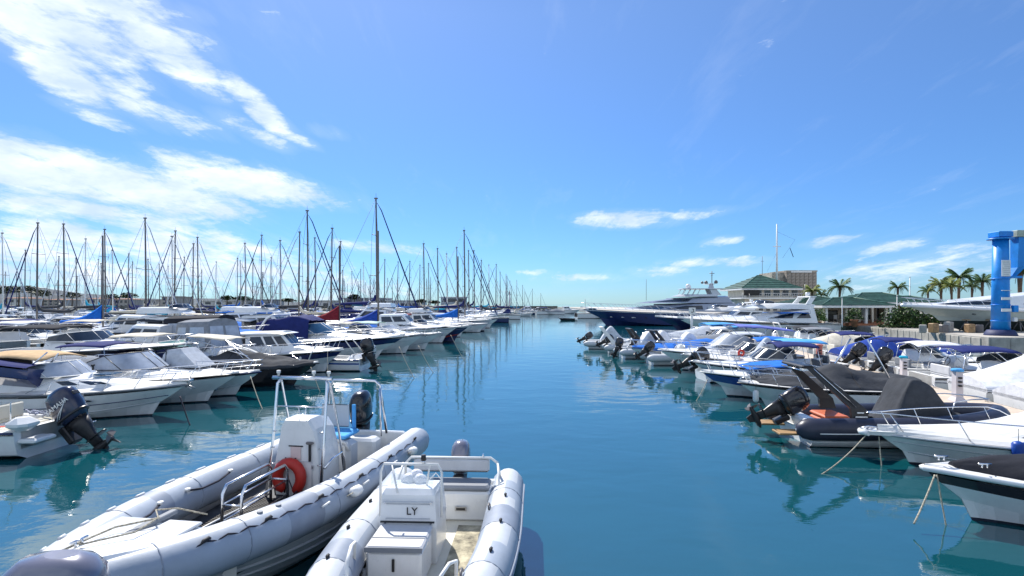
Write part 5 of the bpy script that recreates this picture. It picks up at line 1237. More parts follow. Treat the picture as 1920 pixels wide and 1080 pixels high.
def pedestal(px, py, pyt, label, cap, m=None, r=.13):
    x, y = W(px, py, pz); h = py2z(pyt, y)-pz
    o = thing('service_pedestal', label, 'service pedestal', (x, y, pz+.02), pa); m = m or pinkp
    q = MB(); q.loft([[(a*k, b_*k, z) for a, b_ in ((-r,-r*.8),(r,-r*.8),(r,r*.8),(-r,r*.8))] for z, k in ((0,1.7),(.05,1.65),(.16,1.),(h-.09,.95))], m, smooth=False); q.build('column', o)
    q = MB(); q.tube([(0,0,h-.09),(0,0,h-.03),(0,0,h)], [r*1.35, r*1.35, r*.9], cap, n=14); q.build('cap', o)
    for k in range(3):
        q = MB(); q.box((-r-.03, 0, h*.5+k*.12), (.06, .1, .05), black, bev=.01); q.build('socket', o)
    return o
pedestal(1795, 755, 692, 'pale service pedestal with a blue cap nearest on the pontoon', c_sky, r=.12)
pedestal(1694, 715, 668, 'pale service pedestal with a teal cap farther along the pontoon', c_teal, r=.11)
pedestal(1536, 688, 646, 'short red service post on the far part of the pontoon', mat('salmon', (.6,.2,.16), .5), mat('salmon', (.6,.2,.16), .5), r=.13)
# R1 black covered boat, bottom right
H = Hull(5.6, 2.3, .68, .82, rake=.72, full=.35, pw=2.0)
o = base('motorboat', 'white and black bowed boat under a black canvas cover at bottom right', 'motorboat', W(1802, 974), 172, H, white, tc=.02, rub=None, stripe=blackh, sr=(.52,.92), low=None)
H.rubrail(white, r=.05, dz=.0).build('rubrail', o)
cover(o, H, [(0, .3, 2), (.3, .65, 1.6), (.42, .75, 1.5), (.55, .34, 1.8), (.8, .22, 1.9), (.95, .06, 2)], c_black, wr=.035, seed=2, t1=.93, w_over=-.14, drop=.03, edge=.03, nt_=22)
q = MB()
for k in range(9):
    t = .3+k*.07
    for sg in (1,-1): q.tube([(H.xx(t,1), sg*(H.hb(t)-.06), H.zs(t)+.03), (H.xx(t,1), sg*(H.hb(t)-.06), H.zs(t)+.055)], .012, steel, n=5)
q.build('cover_stud', o)
q = MB(); cleat(q, 4.9, .28, .93, 1.2); cleat(q, 5.35, 0, .95, 1.3); q.build('cleat', o)
q = MB(); P = [(4.0+.09*i+.05*sin(i*2.5), H.hb(.75)+.01-.02*i, .68+.03*cos(i*2.2)) for i in range(6)]; q.tube(P, .009, alud, n=4); q.build('emblem', o)
bx, by = 6.78, 8.55
rope('knotted pale mooring rope hanging left from the black covered bow', (bx, by, .76), (bx-.6, by-.35, .12), sag=.03, r=.014)
rope('pale mooring rope hanging straight down from the black covered bow', (bx+.03, by, .76), (bx+.1, by-.12, -.1), sag=.0, r=.012)
# R2 white cuddy
H = Hull(6.6, 2.5, .58, .7, rake=.72, full=.38, pw=2.1)
o = base('motorboat', 'large white cuddy boat with bow rails and an anchor pulpit', 'motorboat', W(1692, 870), 178, H, white, tc=.36, sole=.35, rub=lgrey, camber=.16)
Hs = House(1.7, 5.9, 1.95, .62, .72, .74, rf=2.6, rr=.2, ins=.24, sf=.2, wf=.15, hb=.16, camber=.12); Hs.mesh(white).build('cuddy', o)
q = MB(); Hs.pane(q, .45, .66, .2, .5, glass, taper=.12); q.build('cuddy_window', o); H.line(.0, lgrey, .016).build('spray_rail', o); H.line(.55, lgrey, .01).build('hull_stripe', o)
windshield(o, 3.0, 1.6, 1.36, .3, .42, .9, m=clear, frame=steel, depth=.5)
q = MB(); q.loft([[(6.0, -.2, .64), (6.85, -.13, .66), (6.85, .13, .66), (6.0, .2, .64)], [(6.0, -.22, .73), (6.9, -.16, .75), (6.9, .16, .75), (6.0, .22, .73)]], white, smooth=False); q.tube([(6.87, -.15, .7), (6.95, 0, .7), (6.87, .15, .7)], .06, white, n=8); pu = q.build('anchor_pulpit', o)
q = MB(); q.tube([(6.4, 0, .78), (6.8, 0, .82), (6.95, 0, .78)], .02, steel, n=5); q.tube([(6.7,-.08,.8),(6.9,0,.7),(6.7,.08,.8)], .02, steel, n=5); q.build('anchor', pu)
H.rail(.36, .4, n_st=4, nose=.2).build('bow_rail', o)
q = MB()
for k in range(4): q.tube([(2.4+k*.12, -.3+k*.1, 1.2), (3.0+k*.12, -.3+k*.1, 1.18)], .012, steel, n=4)
q.build('grab_handle', o)
q = MB(); q.loft([[(1.0+a, b_*.5, 1.0) for a, b_ in ((0,-1),(.5,-1),(.5,1),(0,1))], [(1.05+a*.8, b_*.45, 1.45) for a, b_ in ((0,-1),(.5,-1),(.5,1),(0,1))]], lgrey); q.build('helm_console', o)
seatbox(o, .7, .45, .35, (.5, .5, .7), white, cream, back=-1); seatbox(o, .7, -.45, .35, (.5, .5, .7), white, cream, back=-1)
for dx in (0, .22): fender(o, 4.3+dx, H.hb(.7)+.1, .62, mat('fender_blue', (.01,.06,.33), .4), .11, .32)
q = MB(); P = [(1.2, .95, .8), (2.0, .95, 1.35), (2.05, .9, 1.55), (1.4, .85, 1.8), (.6, .8, 1.8)]; q.tube(P, .022, steel, n=6); q.tube([(1.7, .88, 1.72), (1.1, .85, 1.86), (.3, .8, 1.8)], .09, c_char, n=8); q.build('folded_bimini', o)
rope('pale mooring rope from the white cuddy pulpit slanting to the water', (7.75, 11.65, .66), (6.3, 10.95, -.03), sag=.08, r=.014)
rope('short rope hanging from the white cuddy pulpit into the water', (7.98, 11.6, .62), (7.98, 11.5, -.1), sag=0, r=.012)
# R3 black RIB with tilted outboard and raked black arch
Rb = thing('inflatable_boat', 'black inflatable boat with raked arch and tilted outboard engine', 'inflatable boat', (7.35, 13.85, 0), R(-4))
def mfR(i, k): return tubek
ro, RP, RR_ = rib_tube(Rb, 5.2, .92, .27, .46, .72, xs=-.05, matf=mfR)
rib_hull(Rb, 5.0, .95, .35, white, blackh)
for rg in (range(4, 27), range(len(RP)-27, len(RP)-4)):
    q = MB(); q.tube([on_tube(RP, RR_, i, 1.75, .004) for i in rg], .014, whitep, n=5); q.build('rubbing_strake', Rb)
q = MB(); rows = [[(x, -.7, .4), (x, .7, .4)] for x in (-.1, 1, 2, 3, 4)]; q.grid(rows, deckw, smooth=False); q.box((.1, 0, .5), (.35, 1.4, .3), white, bev=.04); q.build('floor', Rb)
for sg in (1, -1):
    q = MB(); q.box((-.42, sg*.55, .3), (.6, .5, .05), teak, bev=.01); q.build('bathing_step', Rb)
outboard(Rb, Tm(-.2, 0, .58), 1.12, cwk, tilt=R(64), stripe=False)
q = MB()
for sg in (1, -1):
    q.loft([[(1.0+a, sg*.78+b_, .62) for a, b_ in ((0,-.05),(.42,-.05),(.42,.05),(0,.05))], [(.95+a, sg*.76+b_, .95) for a, b_ in ((0,-.045),(.36,-.045),(.36,.045),(0,.045))], [(.0+a, sg*.6+b_, 1.92) for a, b_ in ((0,-.03),(.2,-.03),(.2,.03),(0,.03))]], black, smooth=False)
q.box((.05, 0, 1.93), (.3, 1.22, .08), black, bev=.03); q.tube([(-.1, -.55, 1.85), (-.1, .55, 1.85)], .02, steel, n=6); ar = q.build('arch', Rb)
q = MB()
for sg in (1, -1):
    q.tube([(1.06, sg*.84, 1.0), (.16, sg*.64, 1.9)], .012, steel, n=5)
q.build('arch_trim', ar)
q = MB(); q.box((1.18, -.85, .76), (.28, .01, .03), whitep); q.box((1.16, -.845, .86), (.16, .01, .03), whitep); q.build('arch_marking', ar)
q = MB(); rows = []
cvp = [(2.0, .55, .5), (2.3, 1.0, .55), (2.55, 1.5, .5), (2.75, 1.62, .46), (3.1, 1.5, .5), (3.4, 1.05, .62), (3.8, .75, .75), (4.5, .62, .7)]
for x, z, wd in cvp: rows.append([(x, c*wd*(1 if abs(c) < .9 else 1.15), z*(1-.12*abs(c)**3)+.04*mnoise.noise(Vector((x*3, c*3, 4))) if abs(c) < .9 else .5) for c in (-1, -.88, -.5, 0, .5, .88, 1)])
q.grid(drape(rows, 30, 24, .06, 2.6), c_char); q.build('console_cover', Rb)
seatbox(Rb, .85, 0, .4, (.6, .9, .2), orange, orange, 'sun_pad', bev=.06)
q = MB(); q.tube([(3.4, -.6, .8), (3.5, -.6, 1.1), (4.0, -.45, 1.15), (4.6, -.2, 1.12)], .016, steel, n=5); q.tube([(3.4, .6, .8), (3.5, .6, 1.1), (4.0, .45, 1.15), (4.6, .2, 1.12), (4.6, -.2, 1.12)], .016, steel, n=5); q.build('bow_rail', Rb)
# R4 white boat with dark cover
H = Hull(5.6, 2.2, .78, .92, rake=1.0, full=.45)
o = base('motorboat', 'white boat with dark grey canvas cover tented over its windscreen', 'motorboat', (8.25, 17.65), 178, H, white, tc=.02, rub=black, stripe=black, sr=(.5,.54), nt_=16)
cover(o, H, [(0, .3, 2), (.3, .5, 1.5), (.45, .72, 1.3), (.6, .4, 1.3), (.85, .1, 2), (1, .02, 2)], c_char, wr=.05, seed=8, t1=.9, w_over=-.08, drop=.03, edge=.02)
H.rail(.5, .34, n_st=4).build('bow_rail', o); fender(o, 5.15, .3, .5, whitep, .1, .4)
q = MB(); q.tube([(2.2, -1.0, .9), (1.4, -.95, 2.3)], .035, steel, n=6); q.tube([(1.2, 1.0, .9), (2.0, .95, 2.4)], .03, steel, n=6); q.build('tower_leg', o)
o = simple_cruiser('long boat under a black cover behind the grey tented boat', (9.0, 19.1), 177, 5.4, 2.1, .7, .85, cov=([(0,.2,2),(.3,.4,1.4),(.45,.5,1.3),(.6,.3,1.4),(1,.03,2)], c_char, .06))
# R5 navy with square blue bimini
H = Hull(5.8, 2.1, .75, .95, rake=1.0)
o = base('motorboat', 'navy and white bowed boat with a square bright blue awning', 'motorboat', (7.95, 20.3), 176, H, white, tc=.5, sole=.3, stripe=blueh, sr=(.3,.95), rub=whitep)
Hs = House(2.6, 5., 1.4, .82, .92, .3, rf=1.3, ins=.12, sf=.3, wf=.2, hb=.1); Hs.mesh(white, n=8).build('cabin', o)
canopy(o, 2.5, 4.3, 1.7, 1.28, c_blue, arch=.03, zb=1.12, posts=[(2.5, .8, 2.6), (4.1, .9, 4.2)], name='awning'); H.rail(.5, .36, n_st=4).build('bow_rail', o)
windshield(o, 2.4, 1.3, .9, .35, .3, .5, m=clear, depth=.4)
rope('white mooring line of the navy bowed boat dropping to the water', (7.3, 19.9, .7), (6.6, 19.2, -.04), sag=.05)
# R6 stern-to boat with big outboard
H = Hull(5.6, 2.2, .7, .95)
o = base('motorboat', 'white console boat with a large black outboard facing the channel', 'motorboat', W(1318, 713), 2, H, white, stern=True, tc=.7, sole=.35, rub=lgrey)
outboard(o, Tm(-.3, 0, .66), 1.25, cwk, tilt=R(62)); console(o, 2.6, 0, .35, .75, 1.0, .6)
seatbox(o, 1.7, 0, .35, (.5, .95, .6), white, cushl, back=-1); seatbox(o, .4, 0, .35, (.4, 1.6, .35), white, cushl)
q = MB(); rows = [[(x_, c*wd, .85+(z_-.85)*(1-abs(c)**1.6)) for c in (-1,-.6,-.2,.2,.6,1)] for x_, z_, wd in ((2.2,.95,.6),(2.6,1.55,.6),(2.85,2.0,.5),(3.1,1.95,.5),(3.5,1.2,.6),(3.8,.92,.6))]; q.grid(drape(rows, 16, 14, .05, 2.4), c_lg); q.build('console_cover', o)
q = MB(); q.tube([(1.55+.12*cos(a), -.5, 1.3+.12*sin(a)) for a in [2*pi*k/12 for k in range(12)]], .05, redm, n=6, closed=True); q.build('life_ring', o)
# R7 cuddy cruiser with violet bimini
H = Hull(7., 2.5, .9, 1.1, rake=1.3)
o = base('motor_cruiser', 'white cabin cruiser under a violet blue bimini on tall frames', 'cabin cruiser', (8.75, 28.3), 176, H, white, tc=.4, sole=.4, rub=lgrey)
Hs = House(2.3, 6., 1.9, 1., 1.08, .45, rf=2.0, ins=.18, sf=.3, wf=.15, hb=.15); Hs.mesh(white, n=8).build('cabin', o); windshield(o, 4.3, 2.0, 1.4, .55, .75, 1.2, m=vinyl, frame=whitep, depth=.7)
canopy(o, .4, 3.2, 2.35, 2.1, c_violet, arch=.1, zb=2.35, posts=[(.9, .95, .5), (1.6, 1., 3.0), (2.0, 1., .9)], name='bimini'); H.rail(.5, .4, n_st=4).build('bow_rail', o)
# R8, R9...
simple_cruiser('long low boat under bright blue canvas with a white rubbing rail', (7.9, 32.5), 176, 6.5, 2.3, .7, .9, cov=([(0,.3,2),(.3,.7,1.5),(.5,.45,1.5),(1,.02,2)], c_blue, .05), rail=True)
simple_cruiser('white bowed cruiser between the blue canvas boat and violet bimini', (9.6, 25.2), 177, 6.3, 2.3, .8, 1.0, can=c_sky, canz=1.9)
def small_rib(label, x, y, ang, L=4.6, m=None, eng=cwk, cov=None, arch_=None, tilt=45, lx=0.):
    o = thing('inflatable_boat', label, 'inflatable boat', (x, y, 0), R(ang)); rib_tube(o, L, .78, .23, .42, .65, xs=-.05, matf=lambda i, k: m or tubel, n=10)
    rib_hull(o, L-.2, .8, .32, white, antif, strakes=False)
    q = MB(); q.grid([[(xx_, -.6, .36), (xx_, .6, .36)] for xx_ in (0, 1, 2, 3)], deckw, smooth=False); q.build('floor', o)
    outboard(o, Tm(-.05, 0, .66), .95, eng, tilt=R(tilt))
    if cov:
        q = MB(); rows = [[(xx_, c*wd, z*(1-.1*abs(c)**2) if abs(c) < .99 else .55) for c in (-1,-.95,-.4,.4,.95,1)] for xx_, z, wd in ((.9,.7,.5),(1.5,1.6,.45),(1.9,1.7,.4),(2.6,.9,.6),(3.4,.7,.5))]
        q.grid(drape(rows, 16, 14, .05, 2.6, x), cov); q.build('console_cover', o)
    else: console(o, 1.8, 0, .36, .6, .8, .45); seatbox(o, 1.0, 0, .36, (.4, .8, .4), white, cushg)
    if arch_:
        q = MB(); 
        for sg in (1, -1): q.loft([[(.3+a, sg*.7+b_, .55) for a, b_ in ((0,-.04),(.35,-.04),(.35,.04),(0,.04))], [(-.6+a, sg*.6+b_, 1.85) for a, b_ in ((0,-.03),(.2,-.03),(.2,.03),(0,.03))]], arch_, smooth=False)
        q.box((-.5, 0, 1.85), (.22, 1.24, .07), arch_, bev=.02); q.build('arch', o)
    return o
small_rib('light grey inflatable with rolled white cover, nearest of the cluster', 7.15, 34.6, 4, cov=c_white, m=tubel, tilt=20)
small_rib('inflatable with a black raked arch beside the light grey one', 8.3, 35.6, 2, m=tubel, arch_=black, cov=c_white)
small_rib('second inflatable with black raked arch next to the white cover', 9.3, 33.4, 2, L=5, m=tubek, arch_=black, cov=c_white)
small_rib('inflatable with bent tubes and raised steel arch, second from channel end', 6.9, 38.2, -4, m=tubel, arch_=whitep, tilt=60)
small_rib('farthest grey inflatable with its outboard out over the channel', 6.0, 42.0, -6, m=tubel, tilt=60, cov=c_lg)
small_rib('inflatable with a black outboard leaning over the water near blue canvas', 8.0, 31.0, 3, m=tubel, tilt=50, cov=None)
simple_cruiser('white hooded boat at the far end of the right row', (10.3, 38.5), 178, 6.5, 2.4, .8, 1.0, cov=([(0,.4,2),(.3,1.2,1.3),(.5,.8,1.4),(1,.03,2)], c_lg, .05))
simple_cruiser('boat beneath a sky blue bimini at the far end of the pontoon', (11.2, 41.), 178, 7.5, 2.6, .9, 1.1, can=c_sky, canz=2.5)
simple_cruiser('second boat with a sky blue bimini farther along the pontoon', (11.5, 37.), 178, 7.5, 2.6, .9, 1.1, can=c_sky, canz=2.1, cab=True)
# boats tied to the far side of the pontoon, bows away
def other(s_, label, L=6., **k):
    p = D0+dd*s_+dn*1.4; a = math.degrees(atan2(dn.y, dn.x)); return simple_cruiser(label, (p.x, p.y), a, L, 2.3, .75, .95, stern=True, **k)
other(1.0, 'white boat with grey folded bimini right of the nearest pedestal', can=None, engine=(1., cww, 20), arch_=False)
other(4.2, 'white boat under a pale canvas cover with a small red pennant', 6.2, cov=([(0,.3,2),(.3,.9,1.4),(.55,.6,1.4),(1,.03,2)], c_white, .05))
other(6.6, 'boat with a large humped white cover beyond the blue capped pedestal', 6.6, cov=([(0,.3,2),(.4,1.3,1.5),(.6,1.1,1.5),(1,.03,2)], c_white, .04))
other(9.5, 'white boat with a navy bimini on long steel legs over its cockpit', 6.6, can=c_navy, canz=2.25)
other(12.2, 'white console boat with a small ivory T top left of the navy bimini', 6., can=c_white, canz=1.9, cab=False, engine=(1.1, cwk, 35))
other(15, 'boat with a rolled navy sunshade behind the teal capped pedestal', 6., can=c_navy, canz=1.8, engine=(1.1, cwk, 45))
other(18, 'boat with a royal blue cover near the short red post', 6.4, cov=([(0,.3,2),(.35,1.0,1.4),(.55,.6,1.4),(1,.03,2)], canvas('royal', (.02,.06,.32)), .05))
other(20.6, 'white boat with a dark navy hood beyond the short red post', 6.2, can=c_navy, canz=2.1)
other(23.5, 'cream covered boat in the middle of the pontoon row', 6.2, cov=([(0,.3,2),(.35,.9,1.4),(.55,.6,1.4),(1,.03,2)], c_cream, .05))
other(26.5, 'white boat with a grey folded hood farther along the pontoon', 6.2, can=c_grey, canz=2.0)
other(29.5, 'white cruiser with charcoal bimini close to the white motor yachts', 6.6, can=c_char, canz=2.2)
other(33, 'white boat with black arch moored beyond the charcoal bimini', 6.6, arch_=True)
def near_(s_, label, L=6., **k):
    p = D0+dd*s_-dn*1.4; a = math.degrees(atan2(-dn.y, -dn.x)); return simple_cruiser(label, (p.x, p.y), a, L, 2.3, .75, .95, stern=True, **k)
near_(10.6, 'white boat with a navy folded hood in front of the teal capped pedestal', 5.6, can=c_navy, canz=1.95, cab=True)
near_(14.0, 'white sport boat with a small blue cover behind the big black outboard', 5.6, can=c_blue, canz=1.7)
near_(19.0, 'white boat with pale grey sunshade left of the short red post', 5.8, can=c_lg, canz=2.0)
near_(22.5, 'grey covered boat in front of the far pontoon', 6., cov=([(0,.3,2),(.35,.9,1.4),(.55,.6,1.4),(1,.03,2)], c_grey, .05))
near_(26., 'white boat with white hood and silver frames in the far right row', 6.2, can=c_white, canz=2.0)
near_(30., 'white cruiser with raised arch at the far right row', 6.4, arch_=True, can=c_sky, canz=2.)
# right edge awning boat and grey arch bimini
simple_cruiser('boat with a sky blue sunshade cut by the right picture edge', (22.8, 23.6), -12, 6.5, 2.3, .75, .95, stern=True, can=c_sky, canz=2.0)
# moored pole with sign
x, y = W(1297, 632); q = MB(); q.tube([(0, 0, -.5), (0, 0, py2z(585, y))], .13, whitep, n=10); o = q.build('sign_pole'); o.location = (x, y, 0); tag(o, 'white pile with a square berth sign among the right row boats', 'sign post')
q = MB(); q.box((0, -.16, py2z(583, y)), (.72, .05, .72), whitep, bev=.02); sg_ = q.build('sign_board', o)
q = MB(); P = [(.14*cos(a), -.2, py2z(583, y)+.14*sin(a)) for a in [2*pi*k/12 for k in range(12)]]; q.tube([(.0, -.195, py2z(583,y)+.2), (.12, -.195, py2z(583,y)+.2), (.14, -.195, py2z(583,y)-.05), (.02, -.195, py2z(583,y)-.16), (-.12, -.195, py2z(583,y)-.1)], .035, black, n=5); q.build('sign_symbol', sg_)
# ---------------------------------------------------------------- big yachts on the right
def flybridge_yacht(label, x, y, ang, L, B_, hm, stripe=None, f0=1.3, f1=2.1, tone=None, s2=1., bimini=None):
    H = Hull(L, B_, f0, f1, rake=.2*L, full=.4)
    o = base('motor_yacht', label, 'motor yacht', (x, y), ang, H, hm, tc=.2, sole=.6, stripe=stripe, sr=(.35,.8), rub=cushg, camber=.2, nt_=18)
    h1 = House(L*.14, L*.86, B_*.82, f0*1.0, f1*.92, 1.15*s2, rf=L*.34, rr=.2, ins=.35, sf=.3, wf=.12, hb=.35, camber=.15); h1.mesh(tone or white).build('deckhouse', o)
    q = MB(); h1.pane(q, .26, .52, .35, .85, glass, slant=.06, taper=.15, off=.02); q.build('saloon_window', o)
    q = MB(); h1.pane(q, .06, .22, .35, .8, glass, slant=.04, off=.02); q.build('aft_window', o)
    h2 = House(L*.16, L*.55, B_*.66, f0+1.1*s2, f0+1.2*s2, .5, rf=L*.13, rr=-.3, ins=.12, sf=.4, wf=.35, camber=.08); h2.mesh(tone or white).build('flybridge', o)
    windshield(o, L*.5, B_*.5, f0+1.6*s2, .35, .5, 1.2, m=glass, depth=.5)
    for sg in (1, -1):
        q = MB(); q.loft([[(L*.17+a, sg*B_*.3+b_, f0+1.5*s2) for a, b_ in ((0,-.06),(.55,-.06),(.55,.06),(0,.06))], [(L*.13+a, sg*B_*.25+b_, f0+2.1*s2) for a, b_ in ((0,-.05),(.6,-.05),(.6,.05),(0,.05))]], white, smooth=False); q.build('arch_leg', o)
    q = MB(); q.box((L*.13+.3, 0, f0+2.13*s2), (.7, B_*.56, .12), white, bev=.04); q.tube([(L*.13+.3, .2, f0+2.2*s2), (L*.13+.3, .2, f0+2.5*s2)], .22, white, n=12); q.tube([(L*.13+.3, -.5, f0+2.2*s2), (L*.13+.2, -.5, f0+3.2*s2)], .02, alu, n=4); q.build('radar_arch', o)
    H.rail(.35, .6, n_st=9, r=.025).build('bow_rail', o)
    for k in range(5):
        t = .25+k*.11
        q = MB()
        for sg in (1,-1): q.box((H.xx(t,.7), sg*(H.skin(H.xx(t,.7), H.zs(t)*.62)+.0), H.zs(t)*.62), (.6, .05, .16), glass, bev=.02)
        q.build('porthole', o)
    for k in range(4):
        t = .1+k*.17; fender(o, H.xx(t,1), H.hb(t)+.12, .7, navy, .13, .7)
    if bimini: canopy(o, L*.2, L*.38, f0+2.2*s2, B_*.55, bimini, arch=.1, name='bimini', posts=[(L*.2, f0+1.6, L*.2)])
    return o
# superyacht
H = Hull(27, 6.2, 2.25, 2.95, rake=4.2, full=.45, pw=2.6, draft=.6)
shn = mat('superyacht_navy', (.014,.035,.15), .16, coat=.6)
sy = base('motor_yacht', 'dark navy hulled superyacht with silver grey superstructure and radar mast', 'superyacht', (14.6, 89), 180-6, H, shn, tc=.1, sole=1., rub=lgrey, nt_=20, camber=.15, bottom=shn)
sgm = mat('superyacht_silver', (.3,.34,.42), .3, metal=.2, var=.04, coat=.4); sgl = mat('superyacht_silver_light', (.55,.58,.63), .3, var=.03, coat=.4)
h1 = House(2.2, 21.5, 5.2, 2.3, 2.7, 1.35, rf=6.5, rr=.5, ins=.5, sf=.35, wf=.15, hb=.6, camber=.2); h1.mesh(sgm).build('main_deckhouse', sy)
q = MB(); h1.pane(q, .3, .62, .2, .75, glass, slant=.07, off=.03, n=8); h1.pane(q, .06, .25, .2, .75, glass, slant=.03, off=.03, n=6); q.build('saloon_window', sy)
q = MB(); h1.pane(q, .66, .84, .15, .6, glassb, slant=.04, off=.03, n=5, taper=.2); q.build('forward_window', sy)
h2 = House(3, 18.2, 4.2, 3.7, 3.6, 1.0, rf=5.2, rr=.6, ins=.5, sf=.35, wf=.2, hb=.7, camber=.15); h2.mesh(sgm).build('upper_deckhouse', sy)
q = MB(); h2.pane(q, .5, .9, .3, .85, glass, slant=.05, off=.03, n=8); h2.front(q, 4, .3, .85, glass); q.build('bridge_window', sy)
h3 = House(5.2, 12.2, 3.7, 4.7, 4.7, .35, rf=1.2, rr=.2, ins=.1, sf=.4, wf=.4); h3.mesh(sgl).build('sun_deck', sy)
q = MB(); q.box((7.6, 0, 5.95), (6.4, 3.6, .14), sgl, bev=.05); q.build('hard_top', sy)
q = MB()
for sg in (1, -1):
    q.loft([[(4.6+a, sg*1.5+b_, 4.9) for a, b_ in ((0,-.08),(1.4,-.08),(1.4,.08),(0,.08))], [(5.4+a, sg*1.5+b_, 5.9) for a, b_ in ((0,-.08),(1.,-.08),(1.,.08),(0,.08))]], sgl, smooth=False)
    for k in range(4): q.tube([(8.4+k*.8, sg*1.6, 4.95), (7.9+k*.8, sg*1.6, 5.92)], .05, sgl, n=5)
q.build('hard_top_support', sy)
q = MB(); q.loft([[(5.4+a, b_, 6.0) for a, b_ in ((0,-.25),(.9,-.25),(.9,.25),(0,.25))], [(5.6+a, b_, 6.9) for a, b_ in ((0,-.15),(.4,-.15),(.4,.15),(0,.15))]], sgl, smooth=False); q.box((6.2, 0, 6.75), (1.5, 1.5, .1), sgl)
q.tube([(5.7, 0, 6.9), (5.7, 0, 8.9)], .06, alud, n=6); q.tube([(5.7,-.5,8.2),(5.7,.5,8.2)], .04, alud, n=4); q.tube([(5.3,0,8.5),(6.1,0,8.5)], .05, alud, n=4); q.build('radar_mast', sy)
def dome(parent, x, y, z, r, m=None):
    q = MB(); q.tube([(x,y,z),(x,y,z+r*.5),(x,y,z+r*1.2),(x,y,z+r*1.65),(x,y,z+r*1.85)], [r*.7, r, r*.95, r*.55, .03], m or white, n=12); q.build('radar_dome', parent)
dome(sy, 9.6, .6, 6.02, .42); dome(sy, 9.2, -.7, 6.02, .36); dome(sy, 5.3, .9, 6.8, .3, alud); dome(sy, 6.4, -.9, 6.8, .3, alud); dome(sy, 7.3, .3, 6.8, .22, alud)
q = MB(); q.tube([(16.2, 0, 4.1), (16.2, 0, 7.6)], .03, alud, n=4); q.build('antenna', sy)
q = MB(); q.tube([(26.2, 0, 3.0), (26.2, 0, 4.4)], .03, alu, n=4); q.tube([(26.2,-.3,4.1),(26.2,.3,4.1)], .03, alu, n=4); q.build('jackstaff', sy)
H.rail(.4, .75, n_st=14, r=.03).build('bow_rail', sy)
for k in range(9):
    t = .3+k*.07; q = MB()
    for sg in (1,-1): q.box((H.xx(t,.6), sg*(H.skin(H.xx(t,.6), H.zs(t)*.5)+.0), H.zs(t)*.5), (.42 if k % 3 else .9, .06, .14), sgl if k > 5 else glass, bev=.02)
    q.build('porthole', sy)
q = MB(); H.rubrail(sgl, r=.06, dz=-.45, off=-.02).build('knuckle_line', sy)
q = MB(); q.box((4.5, 2.6, 2.9), (5, .06, .5), sgl); q.build('bulwark', sy)
flybridge_yacht('white flybridge yacht with navy hull lying before the superyacht stern', 21.0, 70, 182, 15, 4.2, navy, f0=1.35, f1=1.85, stripe=None, s2=1.1)
flybridge_yacht('large white flybridge yacht with long oval dark windows and blue bimini', 20.3, 57.5, 181, 16.5, 4.6, white, f0=1.5, f1=2.0, s2=1.3, bimini=c_blue)
simple_cruiser('white hardtop yacht between the superyacht and the white flybridge yacht', (22.5, 66), 182, 14, 3.9, 1.3, 1.9, hardtop=True, fl=True, cabh=.6)
# yacht on the hard behind the crane
H = Hull(15.5, 4.2, 1.05, 1.6, rake=3.6, full=.35, draft=.9)
yo = base('motor_yacht', 'grey and white motor yacht propped ashore behind the blue crane', 'motor yacht', (36.6, 46.5), 184, H, mat('hull_grey_green', (.44,.5,.47), .35, var=.04), tc=.2, sole=1., rub=white, nt_=18, camber=.2, bottom=mat('antifouling_dark_green', (.03,.05,.05), .7), bz=.15)
yo.location.z = qz+.75
h1 = House(1.5, 14.9, 3.5, 1.1, 1.5, 1.6, rf=3.6, rr=.3, ins=.4, sf=.25, wf=.12, hb=.3, camber=.16); h1.mesh(white).build('deckhouse', yo)
q = MB(); h1.pane(q, .5, .93, .25, .8, glass, slant=.05, taper=.1, off=.03, n=8); h1.pane(q, .1, .36, .3, .85, mat('brown_glass', (.16,.1,.1), .15), slant=.04, off=.02, n=6); q.build('deckhouse_window', yo)
H.rubrail(white, r=.16, dz=-.1).build('sheer_band', yo)
q = MB(); h1.front(q, 3, .3, .85, glass); q.build('windscreen', yo)
for x_ in (10.2, 8.6, 4.0):
    q = MB()
    for sg in (1,-1): q.box((x_, sg*(H.skin(x_, .75)+.01), .75), (.34 if x_ > 5 else 1.6, .06, .12 if x_ > 5 else .4), glass, bev=.03)
    q.build('hull_window', yo)
H.rail(.45, .55, n_st=8, r=.02).build('bow_rail', yo)
for k, x_ in enumerate((1.5, 4., 6.5, 9., 11.)):
    for sg in (1, -1):
        o = thing('boat_stand', 'dark prop stand under the yacht ashore, %s %s from the bow' % (ordw(4-k), 'near side' if sg < 0 else 'far side'), 'boat stand', (37.6-cos(R(4))*(x_-12), 46.5+sg*1.2, qz), 0, 'stands under the yacht ashore')
        q = MB()
        for a in (0, 2.1, 4.2): q.tube([(.5*cos(a), .5*sin(a), 0), (0, 0, .95)], .05, alud, n=5)
        q.build('tripod', o); q = MB(); q.box((0, 0, 1.0), (.4, .4, .08), teak); q.build('pad', o)
for k in range(7):
    x_ = px2x(1722+k*22, 44); q = MB(); hh = random.uniform(.5, .95); q.box((0, 0, hh/2), (.6, .5, hh), (conc, teak, alud)[k % 3], bev=.05); o = q.build('storage_crate'); o.location = (x_, 44+random.uniform(-.5, .5), qz); o.rotation_euler[2] = random.uniform(0, 1)
    tag(o, ('concrete block', 'weathered brown crate', 'dark metal box')[k % 3]+' under the yacht ashore, '+ordw(k)+' of the row from the left', 'crate', 'crates stored under the yacht ashore')
